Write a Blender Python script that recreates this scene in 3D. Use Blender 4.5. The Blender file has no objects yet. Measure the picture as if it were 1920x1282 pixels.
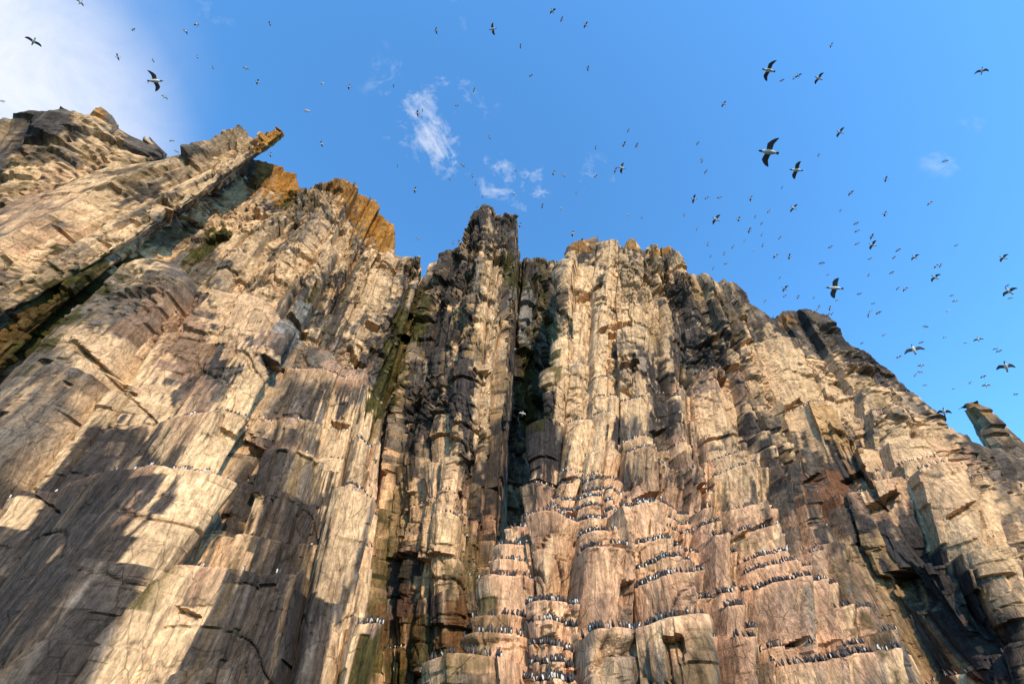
import bpy, math, time
import numpy as np
from mathutils import Vector, Matrix
T0 = time.time()
rng = np.random.default_rng(7)
scn = bpy.context.scene
COL = scn.collection

# ---------------------------------------------------------------- camera
F = 800.0                      # focal length in pixels of a 1920 x 1282 frame
CX, CY = 960.0, 641.0
PITCH = math.radians(47.2)
CAM = np.array([0.0, 0.0, 2.5])
cam_d = bpy.data.cameras.new('camera')
cam_d.sensor_width = 36.0; cam_d.lens = F / 1920 * 36.0
cam_d.clip_start = 0.1; cam_d.clip_end = 6000
cam = bpy.data.objects.new('camera', cam_d); COL.objects.link(cam)
cam.location = CAM; cam.rotation_euler = (math.pi / 2 + PITCH, 0, 0)
scn.camera = cam
CP, SP = math.cos(PITCH), math.sin(PITCH)

# ---------------------------------------------------------------- light
SUN_EL = math.radians(30)
SUN_AZ = math.radians(157)      # compass: 0 = +Y (into the picture), clockwise; sun is behind the camera, to the right
sd = np.array([math.sin(SUN_AZ) * math.cos(SUN_EL), math.cos(SUN_AZ) * math.cos(SUN_EL), math.sin(SUN_EL)])
sl = bpy.data.lights.new('sun', 'SUN'); sl.energy = 5.0; sl.angle = math.radians(0.6); sl.color = (1.0, 0.77, 0.52)
so = bpy.data.objects.new('sun', sl); COL.objects.link(so)
so.rotation_euler = Vector((-sd[0], -sd[1], -sd[2])).to_track_quat('-Z', 'Y').to_euler()
so.location = (40, -80, 120)

world = bpy.data.worlds.new('World'); scn.world = world; world.use_nodes = True
scn.view_settings.view_transform = 'Standard'; scn.view_settings.look = 'None'
scn.view_settings.gamma = 1.0; scn.view_settings.exposure = 0.25
scn.view_settings.use_curve_mapping = False

def px_dir(x, y):
    cx, cy, cz = x - CX, CY - y, F
    return np.array([cx, cz * CP - cy * SP, cy * CP + cz * SP])
def at(x, y, d):
    """the point seen at picture position (x, y) at horizontal distance d"""
    v = px_dir(x, y); return CAM + v * (d / math.hypot(v[0], v[1]))
def at_slant(x, y, s):
    v = px_dir(x, y); return CAM + v * (s / np.linalg.norm(v))
def project(P):
    q = P - CAM
    fz = q[..., 1] * CP + q[..., 2] * SP
    fy = -q[..., 1] * SP + q[..., 2] * CP
    fz = np.where(fz < 0.1, 0.1, fz)
    return CX + q[..., 0] * F / fz, CY - fy * F / fz

def world_nodes():
    nt = world.node_tree; nt.nodes.clear(); N = nt.nodes; L = nt.links
    out = N.new('ShaderNodeOutputWorld'); bg = N.new('ShaderNodeBackground'); bg.inputs['Strength'].default_value = 0.15
    sky = N.new('ShaderNodeTexSky'); sky.sky_type = 'NISHITA'; sky.sun_disc = False
    sky.sun_elevation = SUN_EL; sky.sun_rotation = SUN_AZ
    sky.altitude = 0; sky.air_density = 1.0; sky.dust_density = 0.3; sky.ozone_density = 2.2
    hs = N.new('ShaderNodeVectorMath'); hs.operation = 'MULTIPLY'; hs.inputs[1].default_value = (.98, 1.88, 2.36)
    L.new(sky.outputs[0], hs.inputs[0])
    tc = N.new('ShaderNodeTexCoord')
    def math_(op, a, b=None, clamp=False):
        m = N.new('ShaderNodeMath'); m.operation = op; m.use_clamp = clamp
        for i, v in enumerate((a, b)):
            if v is None: continue
            if isinstance(v, (int, float)): m.inputs[i].default_value = v
            else: L.new(v, m.inputs[i])
        return m.outputs[0]
    def noise(scale, detail, rough, dist):
        n = N.new('ShaderNodeTexNoise'); n.inputs['Scale'].default_value = scale; n.inputs['Detail'].default_value = detail
        n.inputs['Roughness'].default_value = rough; n.inputs['Distortion'].default_value = dist
        L.new(tc.outputs['Generated'], n.inputs['Vector']); return n.outputs['Fac']
    n1 = noise(7, 9, 0.66, 0.9); n2 = noise(26, 7, 0.65, 0.6)
    nn = math_('ADD', math_('MULTIPLY', n1, 0.6), math_('MULTIPLY', n2, 0.4))
    total = None
    # wisps of cloud: picture position, angular radius in degrees, density
    for (x, y, r, k) in [(805, 215, 9.0, .62), (835, 262, 5.5, .80), (912, 292, 5.0, .62), (935, 335, 3.8, .80), (995, 357, 4.2, .72),
                         (1110, 345, 4.0, .42), (795, 200, 4.5, .4), (905, 175, 4, .25), (1017, 395, 2.0, .4), (1774, 293, 2.2, .42), (1796, 262, 2.4, .30),
                         (-120, 130, 20, .75), (40, 110, 16, .4), (210, 20, 12, .25), (400, 5, 3, .3), (880, 0, 4, .25)]:
        v = px_dir(x, y); v = v / np.linalg.norm(v)
        d = N.new('ShaderNodeVectorMath'); d.operation = 'DOT_PRODUCT'
        nrm = N.new('ShaderNodeVectorMath'); nrm.operation = 'NORMALIZE'; L.new(tc.outputs['Generated'], nrm.inputs[0])
        L.new(nrm.outputs[0], d.inputs[0]); d.inputs[1].default_value = v
        mr = N.new('ShaderNodeMapRange'); mr.interpolation_type = 'SMOOTHSTEP'
        mr.inputs['From Min'].default_value = math.cos(math.radians(r)); mr.inputs['From Max'].default_value = 1.0
        mr.inputs['To Max'].default_value = k
        L.new(d.outputs['Value'], mr.inputs['Value'])
        total = mr.outputs[0] if total is None else math_('MAXIMUM', total, mr.outputs[0])
    cl = math_('ADD', math_('MULTIPLY', total, 1.25), math_('MULTIPLY', math_('SUBTRACT', nn, 0.60), 7.5))
    cm = math_('MULTIPLY', math_('MAXIMUM', cl, 0.0, True), total, True)
    cm = math_('MULTIPLY', cm, 0.82, True)
    hz = None
    for (x, y, r, k) in [(-190, 150, 19.5, .9), (20, 60, 15, .18), (-10, 210, 10, .35)]:
        v = px_dir(x, y); v = v / np.linalg.norm(v)
        d = N.new('ShaderNodeVectorMath'); d.operation = 'DOT_PRODUCT'; L.new(nrm.outputs[0], d.inputs[0]); d.inputs[1].default_value = v
        mr = N.new('ShaderNodeMapRange'); mr.interpolation_type = 'SMOOTHSTEP'
        mr.inputs['From Min'].default_value = math.cos(math.radians(r)); mr.inputs['From Max'].default_value = math.cos(math.radians(r * .15)); mr.inputs['To Max'].default_value = k
        L.new(d.outputs['Value'], mr.inputs['Value'])
        q = math_('MULTIPLY', mr.outputs[0], math_('ADD', math_('MULTIPLY', n1, 1.1), .42), True)
        hz = q if hz is None else math_('MAXIMUM', hz, q)
    cm = math_('MAXIMUM', cm, hz, True)
    mix = N.new('ShaderNodeMix'); mix.data_type = 'RGBA'
    L.new(cm, mix.inputs['Factor']); L.new(hs.outputs[0], mix.inputs[6]); mix.inputs[7].default_value = (5.4, 5.6, 6.1, 1)
    L.new(mix.outputs[2], bg.inputs['Color']); L.new(bg.outputs[0], out.inputs[0])
world_nodes()

# ---------------------------------------------------------------- noise helpers
LAT = rng.random((8, 256, 256))
def vn(x, y, s=0):
    """value noise 0..1"""
    L = LAT[s % 8]; x = x + 37.3 * s; y = y + 11.9 * s
    xi = np.floor(x).astype(np.int64); yi = np.floor(y).astype(np.int64)
    fx = x - xi; fy = y - yi; fx = fx * fx * (3 - 2 * fx); fy = fy * fy * (3 - 2 * fy)
    a = L[xi & 255, yi & 255]; b = L[(xi + 1) & 255, yi & 255]; c = L[xi & 255, (yi + 1) & 255]; d = L[(xi + 1) & 255, (yi + 1) & 255]
    return (a * (1 - fx) + b * fx) * (1 - fy) + (c * (1 - fx) + d * fx) * fy
def fbm(x, y, o=4, s=0, g=0.5):
    t = 0; a = 1; n = 0
    for i in range(o):
        t = t + a * vn(x * 2 ** i, y * 2 ** i, s + i); n += a; a *= g
    return t / n
def worley(x, y, sd=0):
    """cell hash (two), distance to the second nearest minus the nearest, and the offset from the cell's seed"""
    xi = np.floor(x).astype(np.int64); yi = np.floor(y).astype(np.int64)
    d1 = np.full(x.shape, 9.); d2 = np.full(x.shape, 9.); h1 = np.zeros(x.shape); h2 = np.zeros(x.shape); ox = np.zeros(x.shape); oy = np.zeros(x.shape)
    for i in (-1, 0, 1):
        for j in (-1, 0, 1):
            a = (xi + i) & 255; b = (yi + j) & 255
            dx = xi + i + LAT[sd % 8, a, b] - x; dy = yi + j + LAT[(sd + 1) % 8, a, b] - y
            d = np.maximum(np.abs(dx), np.abs(dy)) * .7 + (np.abs(dx) + np.abs(dy)) * .3
            n = d < d1; d2 = np.where(n, d1, np.minimum(d2, d)); d1 = np.where(n, d, d1)
            h1 = np.where(n, LAT[(sd + 2) % 8, a, b], h1); h2 = np.where(n, LAT[(sd + 3) % 8, a, b], h2); ox = np.where(n, dx, ox); oy = np.where(n, dy, oy)
    return h1, h2, d2 - d1, ox, oy
def hsh(i, j, s=0):
    """hash of integer pairs, 0..1"""
    return LAT[s % 8, (i * 7 + s * 13 + 3) & 255, (j * 5 + (i >> 3) * 3 + s * 29 + 1) & 255]
def smooth(e0, e1, x):
    t = np.clip((x - e0) / (e1 - e0), 0, 1); return t * t * (3 - 2 * t)
def lerp(a, b, t): return a + (b - a) * t

# ---------------------------------------------------------------- materials
def new_mat(name):
    m = bpy.data.materials.new(name); m.use_nodes = True; return m, m.node_tree, m.node_tree.nodes['Principled BSDF']
def rock_material():
    m, nt, p = new_mat('weathered_dolerite'); N = nt.nodes; L = nt.links
    at_ = N.new('ShaderNodeAttribute'); at_.attribute_name = 'rock_colour'
    geo = N.new('ShaderNodeNewGeometry')
    def mapped(sx, sy, sz):
        mp = N.new('ShaderNodeMapping'); mp.inputs['Scale'].default_value = (sx, sy, sz); L.new(geo.outputs['Position'], mp.inputs['Vector']); return mp.outputs[0]
    def noise(vec, scale, detail=6, rough=0.62, dist=0.0):
        n = N.new('ShaderNodeTexNoise'); n.inputs['Scale'].default_value = scale; n.inputs['Detail'].default_value = detail
        n.inputs['Roughness'].default_value = rough; n.inputs['Distortion'].default_value = dist; L.new(vec, n.inputs['Vector']); return n.outputs['Fac']
    def ramp(fac, a, b, lo, hi):
        r = N.new('ShaderNodeMapRange'); r.inputs['From Min'].default_value = a; r.inputs['From Max'].default_value = b
        r.inputs['To Min'].default_value = lo; r.inputs['To Max'].default_value = hi; L.new(fac, r.inputs['Value']); return r.outputs[0]
    def mul(a, b, op='MULTIPLY'):
        k = N.new('ShaderNodeMath'); k.operation = op; L.new(a, k.inputs[0])
        if isinstance(b, float): k.inputs[1].default_value = b
        else: L.new(b, k.inputs[1])
        return k.outputs[0]
    streak = noise(mapped(1, 1, 0.07), 3.6, 6, 0.68, 0.4)
    grain = noise(mapped(1, 1, 0.8), 2.6, 7, 0.74)
    fine = noise(mapped(1, 1, 0.5), 10.0, 3, 0.7)
    sx = N.new('ShaderNodeSeparateXYZ'); L.new(geo.outputs['Position'], sx.inputs[0])
    mxs = N.new('ShaderNodeMix'); mxs.data_type = 'FLOAT'; L.new(ramp(sx.outputs['Z'], 18, 45, 0, .65), mxs.inputs[0])
    L.new(streak, mxs.inputs[2]); L.new(noise(mapped(1, 1, .6), 1.1, 6, .72), mxs.inputs[3]); streak = mxs.outputs[0]
    f = mul(mul(ramp(streak, .32, .68, .52, 1.55), ramp(grain, .3, .7, .58, 1.45)), ramp(fine, .3, .7, .8, 1.2))
    def cracks(sx_, sz_, scale, w, lo):
        nz_ = N.new('ShaderNodeTexNoise'); nz_.inputs['Scale'].default_value = 1.3; nz_.inputs['Detail'].default_value = 5; L.new(geo.outputs['Position'], nz_.inputs['Vector'])
        ad = N.new('ShaderNodeMix'); ad.data_type = 'VECTOR'; ad.inputs[0].default_value = .16; L.new(mapped(sx_, sx_, sz_), ad.inputs[4]); L.new(nz_.outputs['Color'], ad.inputs[5])
        v = N.new('ShaderNodeTexVoronoi'); v.feature = 'DISTANCE_TO_EDGE'; v.inputs['Scale'].default_value = scale; L.new(ad.outputs[1], v.inputs['Vector'])
        return ramp_c(v.outputs['Distance'], 0.0, w, lo, 1.0)
    def ramp_c(fac, a, b, lo, hi):
        o_ = ramp(fac, a, b, lo, hi); o_.node.clamp = True; return o_
    ck = cracks(1, .36, .95, .020, .60)
    f = mul(f, ck)
    vm = N.new('ShaderNodeVectorMath'); vm.operation = 'SCALE'; L.new(at_.outputs['Color'], vm.inputs[0]); L.new(f, vm.inputs['Scale'])
    L.new(vm.outputs[0], p.inputs['Base Color'])
    p.inputs['Roughness'].default_value = 0.88; p.inputs['Specular IOR Level'].default_value = 0.08
    b = N.new('ShaderNodeBump'); b.inputs['Strength'].default_value = 0.75; b.inputs['Distance'].default_value = 0.35
    h = mul(mul(mul(grain, 0.6), mul(mul(streak, 0.5), mul(fine, 0.22), 'ADD'), 'ADD'), mul(ck, 0.35), 'ADD')
    L.new(h, b.inputs['Height']); L.new(b.outputs[0], p.inputs['Normal'])
    return m
ROCK = rock_material()
def plain(name, col, rough=0.7, var=0.3, scale=14):
    m, nt, p = new_mat(name); N = nt.nodes; L = nt.links
    tc = N.new('ShaderNodeTexCoord'); n = N.new('ShaderNodeTexNoise'); n.inputs['Scale'].default_value = scale; n.inputs['Detail'].default_value = 4
    L.new(tc.outputs['Object'], n.inputs['Vector'])
    r = N.new('ShaderNodeMapRange'); r.inputs['To Min'].default_value = 1 - var; r.inputs['To Max'].default_value = 1 + var; L.new(n.outputs['Fac'], r.inputs['Value'])
    vm = N.new('ShaderNodeVectorMath'); vm.operation = 'SCALE'; vm.inputs[0].default_value = col; L.new(r.outputs[0], vm.inputs['Scale'])
    L.new(vm.outputs[0], p.inputs['Base Color']); p.inputs['Roughness'].default_value = rough
    return m
BLACK = plain('dark_plumage', (0.022, 0.018, 0.017)); WHITE = plain('white_plumage', (0.55, 0.51, 0.45), var=.08)
WINGB = plain('brown_underwing', (0.075, 0.054, 0.042)); GREY = plain('grey_plumage', (0.35, 0.36, 0.38), var=.1)
BILL = plain('horn_bill', (0.02, 0.018, 0.016), .4); SKIN = plain('yellow_foot', (0.16, 0.11, 0.04))

def obj_from(name, V, Fq, mats, parent=None, col=None, mi=None, smoothsh=False):
    me = bpy.data.meshes.new(name)
    V = np.asarray(V, dtype=np.float32); Fq = np.asarray(Fq, dtype=np.int32)
    k = Fq.shape[1]
    me.vertices.add(len(V)); me.vertices.foreach_set('co', V.ravel())
    me.loops.add(Fq.size); me.loops.foreach_set('vertex_index', Fq.ravel())
    me.polygons.add(len(Fq)); me.polygons.foreach_set('loop_start', np.arange(0, Fq.size, k, dtype=np.int32))
    me.polygons.foreach_set('loop_total', np.full(len(Fq), k, dtype=np.int32))
    if mi is not None: me.polygons.foreach_set('material_index', np.asarray(mi, dtype=np.int32))
    me.polygons.foreach_set('use_smooth', np.full(len(Fq), smoothsh))
    me.update(calc_edges=True)
    if col is not None:
        a = me.color_attributes.new('rock_colour', 'FLOAT_COLOR', 'POINT'); c4 = np.ones((len(V), 4), dtype=np.float32); c4[:, :3] = col
        a.data.foreach_set('color', c4.ravel())
    for m in (mats if isinstance(mats, (list, tuple)) else [mats]): me.materials.append(m)
    o = bpy.data.objects.new(name, me); COL.objects.link(o)
    if parent is not None: o.parent = parent
    return o

# ---------------------------------------------------------------- picture notes: ledges, stains and painted shading, rims
LEDGES = [  # rows of birds: each is a real ledge in the rock; (points, spacing of birds in picture pixels, depth of crowd)
 ([(921,1066),(965,1060)],5,1),([(935,1090),(965,1084)],6,1),([(1073,1027),(1105,1018),(1132,1022)],4.5,1),([(1071,1062),(1105,1051),(1127,1048)],5,1),
 ([(973,1055),(1000,1043),(1024,1043)],5,1),([(942,1144),(970,1136),(1000,1128),(1025,1126),(1050,1140)],4.2,2),([(940,1157),(1077,1154)],4.2,2),
 ([(936,1174),(1000,1170),(1078,1170)],4.2,2),([(926,1197),(1000,1195),(1060,1194),(1136,1194)],4.6,2),([(994,1214),(1068,1211)],8,1),
 ([(953,1250),(985,1250)],9,1),([(1025,1245),(1060,1244)],6,1),([(1012,1280),(1084,1280)],5,2),([(902,1161),(933,1161)],7,1),
 ([(903,1256),(930,1204)],9,1),([(1171,1026),(1220,1034),(1260,1020),(1318,1011),(1350,1019),(1402,1021)],4,2),
 ([(1173,1081),(1210,1079),(1240,1062),(1262,1047)],4.4,2),([(1243,1060),(1320,1053)],4.6,2),([(1188,1126),(1212,1116),(1227,1106),(1277,1103),(1312,1103)],5,1),
 ([(1290,1039),(1316,1034)],5,1),([(1283,1280),(1314,1280)],6,1),
 ([(1034,907),(1100,905),(1159,909)],3.8,2),([(1098,916),(1165,913)],4.5,1),([(1063,941),(1100,936),(1150,937),(1200,946),(1257,948)],3.8,2),
 ([(1053,956),(1112,949)],4,1),([(1028,973),(1080,963),(1142,976)],3.8,2),([(1020,991),(1080,989),(1142,993)],3.8,2),([(1140,959),(1217,966)],4.2,2),
 ([(958,1003),(1022,986)],4.5,2),([(956,1032),(1012,1023)],5,1),([(1276,986),(1337,981)],4.5,1),([(1263,964),(1322,961)],5,1),
 ([(1348,976),(1400,986),(1482,996)],4.5,1),([(1413,1029),(1440,1036),(1497,1034),(1547,1043)],4.6,1),([(1453,1053),(1482,1056)],4.6,1),
 ([(1368,1033),(1387,1039)],5,1),([(1233,831),(1277,836)],5,1),([(1238,866),(1272,863)],5,1),([(1288,889),(1344,883)],5,1),
 ([(1390,879),(1440,883),(1467,869)],5,1),([(1173,837),(1227,839)],6,1),([(1203,869),(1242,873)],6,1),([(1333,851),(1384,849)],6,1),
 ([(1116,727),(1152,727)],7,1),([(1298,981),(1322,984)],5,1),([(1405,1091),(1450,1084),(1500,1091),(1557,1097)],4.4,2),
 ([(1298,1103),(1340,1109),(1400,1114)],4.2,2),([(1343,1141),(1390,1139)],5,1),([(1428,1169),(1464,1169)],5,1),([(1318,1173),(1370,1183),(1402,1211)],8,1),
 ([(1526,1201),(1580,1203),(1622,1209)],5,1),([(1516,1243),(1560,1223),(1600,1226),(1657,1237)],4.6,2),([(1583,1139),(1624,1141)],5.5,1),
 ([(1640,1188),(1670,1191)],6,1),([(1686,1213),(1720,1241),(1747,1259)],6,1),([(1773,1273),(1852,1276)],6,1),([(1783,896),(1830,903),(1918,911)],4.5,1),
 ([(1793,919),(1832,921)],5,1),([(1638,781),(1712,784)],6,1),([(1706,903),(1730,886),(1760,876)],4.6,1),([(1668,874),(1714,883)],5,1),([(1548,931),(1630,936)],6,1),
 ([(1100,760),(1180,765)],11,1),([(1190,720),(1300,728)],9,1),([(1330,700),(1420,705)],9,1),([(1060,800),(1110,795)],12,1),([(1440,760),(1520,770)],10,1),([(1520,690),(1600,700)],10,1),
 ([(752,943),(790,931),(820,920),(850,936),(882,951)],4.5,1),([(816,965),(852,971)],5,1),([(798,995),(824,996)],5,1),([(755,997),(772,995)],5,1),
 ([(895,976),(915,983),(930,1001),(947,1024)],5,1),([(690,1173),(715,1171),(759,1163)],5,1),([(696,1209),(752,1207)],5.5,1),([(763,1211),(802,1223)],6,1),
 ([(343,712),(385,726)],7,1),([(338,770),(367,781)],8,1),([(388,782),(412,799)],7,1),([(413,820),(432,852)],8,1),([(193,831),(292,851)],13,1),([(253,915),(299,919)],8,1),
 ([(590,793),(634,793)],6,1),([(666,826),(702,833)],6,1),([(640,902),(692,926)],7,1),([(663,1002),(702,1021)],8,1),([(368,1041),(402,1047)],7,1),([(418,971),(482,976)],11,1),
 ([(645,945),(700,960)],8,1),([(590,700),(680,700)],9,1),([(0,1262),(40,1268)],9,1),([(0,935),(30,932)],10,1),([(270,615),(345,620)],9,1),
]
CREAM, PINK, DARK, ORANGE, MOSS, GREYR, OCHRE, REDDISH = range(8)
# stains, with some painted light and shade: picture position, half length along the columns, half width across, kind, strength
STAINS_AND_SHADING = [
 # dark bare dolerite, with shade painted below a notch and in the gully
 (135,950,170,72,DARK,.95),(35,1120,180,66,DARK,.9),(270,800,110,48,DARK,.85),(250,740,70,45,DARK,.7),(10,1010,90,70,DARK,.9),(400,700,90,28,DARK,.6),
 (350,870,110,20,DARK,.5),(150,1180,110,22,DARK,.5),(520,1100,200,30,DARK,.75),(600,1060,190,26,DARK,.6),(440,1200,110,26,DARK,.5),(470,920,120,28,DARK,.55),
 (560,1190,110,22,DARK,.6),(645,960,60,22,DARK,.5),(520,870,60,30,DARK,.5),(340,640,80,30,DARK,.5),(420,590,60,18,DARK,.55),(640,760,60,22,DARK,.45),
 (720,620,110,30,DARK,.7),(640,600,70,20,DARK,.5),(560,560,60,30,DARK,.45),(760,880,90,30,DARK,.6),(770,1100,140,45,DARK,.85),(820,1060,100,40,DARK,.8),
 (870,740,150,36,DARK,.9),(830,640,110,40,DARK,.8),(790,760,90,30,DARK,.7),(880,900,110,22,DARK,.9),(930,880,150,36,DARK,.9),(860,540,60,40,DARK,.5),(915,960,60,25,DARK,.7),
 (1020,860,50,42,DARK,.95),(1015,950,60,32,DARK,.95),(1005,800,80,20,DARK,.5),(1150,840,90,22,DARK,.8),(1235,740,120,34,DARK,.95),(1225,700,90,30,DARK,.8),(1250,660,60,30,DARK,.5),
 (1120,1100,60,26,DARK,.9),(1010,1100,34,14,DARK,.8),(1135,1160,60,12,DARK,.85),(1190,900,30,24,DARK,.8),(1290,900,60,30,DARK,.8),(1300,950,30,22,DARK,.7),(1240,905,26,26,DARK,.7),  # the narrow mark under the notch paints the overhang's shadow
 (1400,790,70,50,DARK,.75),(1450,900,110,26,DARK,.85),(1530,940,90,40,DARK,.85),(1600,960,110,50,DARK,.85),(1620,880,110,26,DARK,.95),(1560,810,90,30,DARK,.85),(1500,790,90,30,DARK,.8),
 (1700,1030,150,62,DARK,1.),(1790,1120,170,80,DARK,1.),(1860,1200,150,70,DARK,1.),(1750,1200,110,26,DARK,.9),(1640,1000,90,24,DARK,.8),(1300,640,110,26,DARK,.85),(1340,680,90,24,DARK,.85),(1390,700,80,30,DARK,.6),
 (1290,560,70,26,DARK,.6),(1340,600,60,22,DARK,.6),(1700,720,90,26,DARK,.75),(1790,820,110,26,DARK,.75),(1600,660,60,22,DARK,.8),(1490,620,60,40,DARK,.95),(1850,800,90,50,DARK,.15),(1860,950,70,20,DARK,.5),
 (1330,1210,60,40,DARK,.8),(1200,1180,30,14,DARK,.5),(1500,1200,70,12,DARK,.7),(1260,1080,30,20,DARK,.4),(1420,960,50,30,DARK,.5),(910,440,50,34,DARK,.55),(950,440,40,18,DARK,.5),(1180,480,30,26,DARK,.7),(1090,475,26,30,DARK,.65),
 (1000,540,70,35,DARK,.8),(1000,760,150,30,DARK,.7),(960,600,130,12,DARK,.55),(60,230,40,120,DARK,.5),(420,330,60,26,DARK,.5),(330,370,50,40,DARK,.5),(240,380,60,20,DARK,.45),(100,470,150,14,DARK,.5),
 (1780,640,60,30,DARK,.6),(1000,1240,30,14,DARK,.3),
 # pale guano, and one sunlit column edge painted in
 (200,690,60,160,CREAM,.6),(450,590,60,60,CREAM,.5),(400,850,170,40,CREAM,.9),(330,1010,190,36,CREAM,.9),(290,1180,170,46,CREAM,.85),(110,820,150,24,CREAM,.8),(300,640,60,80,PINK,.5),
 (660,920,150,26,CREAM,.7),(690,1060,240,14,CREAM,1.),(640,1200,110,22,CREAM,.7),(620,840,80,30,CREAM,.7),(690,800,50,20,CREAM,.6),(380,1130,120,26,CREAM,.7),(20,960,30,40,CREAM,.9),  # the long thin strip paints the bright sunlit edge of the column
 (200,430,60,130,CREAM,.85),(80,530,50,120,CREAM,.8),(50,420,50,60,PINK,.55),(180,260,40,60,CREAM,.5),(470,440,60,90,CREAM,.55),(600,480,100,50,CREAM,.55),(380,330,120,24,CREAM,.6),(700,540,90,40,CREAM,.5),
 (920,600,130,18,CREAM,.35),(905,760,120,14,CREAM,.35),(830,1000,110,40,CREAM,.75),(830,880,90,30,CREAM,.45),(770,960,60,30,CREAM,.5),
 (1080,780,240,30,CREAM,.8),(1110,600,110,60,CREAM,.6),(1150,740,60,60,CREAM,.65),(1080,540,60,40,CREAM,.6),(1180,560,110,50,CREAM,.4),(1130,860,90,30,CREAM,.6),
 (1330,780,50,60,CREAM,.6),(1480,720,110,70,CREAM,.55),(1560,740,110,50,CREAM,.55),(1700,850,90,90,CREAM,.6),(1830,990,130,60,CREAM,.7),(1890,1100,90,30,CREAM,.6),(1380,900,60,50,CREAM,.5),
 # ruddy lower terraces where the colony is densest
 (1050,1180,190,140,PINK,.75),(1150,1000,110,160,PINK,.8),(1300,1100,160,160,PINK,.62),(1450,1150,150,120,PINK,.5),(1220,940,50,110,PINK,.6),(1650,930,60,60,PINK,.45),(1750,900,50,80,PINK,.5),
 (1580,1210,60,70,PINK,.6),(960,1100,160,50,PINK,.5),(840,930,40,60,PINK,.35),(700,900,60,30,PINK,.5),(480,600,50,60,PINK,.5),(630,690,30,60,PINK,.6),(370,760,60,26,PINK,.7),(390,1080,60,30,PINK,.6),(280,940,40,20,PINK,.6),
 (1350,740,40,90,PINK,.4),(1280,850,50,40,PINK,.45),(120,390,50,90,PINK,.4),(330,580,40,60,PINK,.3),
 # moss and lichen
 (80,600,120,60,MOSS,.95),(160,560,120,30,MOSS,.8),(20,650,100,50,MOSS,.9),(390,460,70,18,MOSS,.9),(575,570,50,20,MOSS,.9),(545,365,30,20,MOSS,.7),(745,660,110,24,MOSS,.95),(725,740,60,20,MOSS,.9),(790,600,60,16,MOSS,.6),
 (995,660,120,16,MOSS,.8),(985,740,80,12,MOSS,.6),(960,530,60,14,MOSS,.8),(1030,600,90,18,MOSS,.7),(730,1240,60,60,MOSS,.8),(880,1180,60,40,MOSS,.6),(720,1080,140,18,MOSS,.2),(800,1230,60,60,MOSS,.5),(1650,1230,110,14,MOSS,.4),(740,980,120,24,MOSS,.1),
 (250,1190,110,12,MOSS,.7),(880,1080,60,40,MOSS,.35),
 (695,400,36,42,ORANGE,1.),(730,445,30,22,ORANGE,.95),(520,255,34,16,ORANGE,1.),(540,345,34,24,ORANGE,.95),(500,330,34,24,ORANGE,.6),(640,345,20,40,ORANGE,.4),(190,215,16,22,ORANGE,.5),(1090,455,18,22,ORANGE,.35),(1185,455,14,16,ORANGE,.5),(1250,466,12,34,ORANGE,.7),
 (1475,600,22,14,ORANGE,.35),(1850,1130,24,14,OCHRE,.4),(1830,770,16,20,ORANGE,.3),(1560,800,60,20,OCHRE,.3),
 (30,620,90,30,REDDISH,.12),(860,1170,60,30,REDDISH,.35),(740,1180,50,50,REDDISH,.12),(1560,930,40,40,REDDISH,.5),
 (985,590,40,14,GREYR,1.),(560,590,50,20,GREYR,.6),(1040,560,50,14,DARK,.6),  # the dark mark paints the shadow cast on the gully wall
]
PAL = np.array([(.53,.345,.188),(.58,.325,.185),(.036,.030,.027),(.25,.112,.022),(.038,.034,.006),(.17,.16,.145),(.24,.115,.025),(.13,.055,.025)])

# clean faces: picture position and half sizes
CLEAN = [(690,395,60,60),(732,455,22,50),(535,335,50,30),(1090,472,44,30),(1140,480,40,24),(1186,480,24,36),(1255,474,30,20),(1490,620,50,50),(1580,650,20,20),(1850,800,60,60),
 (160,950,190,120),(60,1130,160,130),(330,780,90,90),(390,900,60,90),(420,1080,60,70),(330,1180,90,60),(250,700,80,40),(520,640,40,40),(700,1080,24,200),(670,930,40,50),(630,850,40,50),(560,1240,70,40),
 (1020,860,60,60),(1240,720,60,90),(1130,820,60,80),(1240,960,70,34),(1120,1150,50,80),(1200,1180,60,90),(1290,1080,50,40),(1350,1170,60,60),(1450,1110,60,40),(1560,1130,60,40),(1640,890,50,50),(1720,860,80,50),(1820,960,90,50),
 (1600,1270,60,30),(1000,1060,40,30),(850,990,40,30),(800,900,50,30),(820,850,30,60),(470,300,50,20),(60,230,90,24),(120,430,50,30),(330,330,50,30),(920,430,30,20),(990,590,20,34),(1010,1000,60,20),(1380,930,40,40),(1500,930,50,40)]
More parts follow.
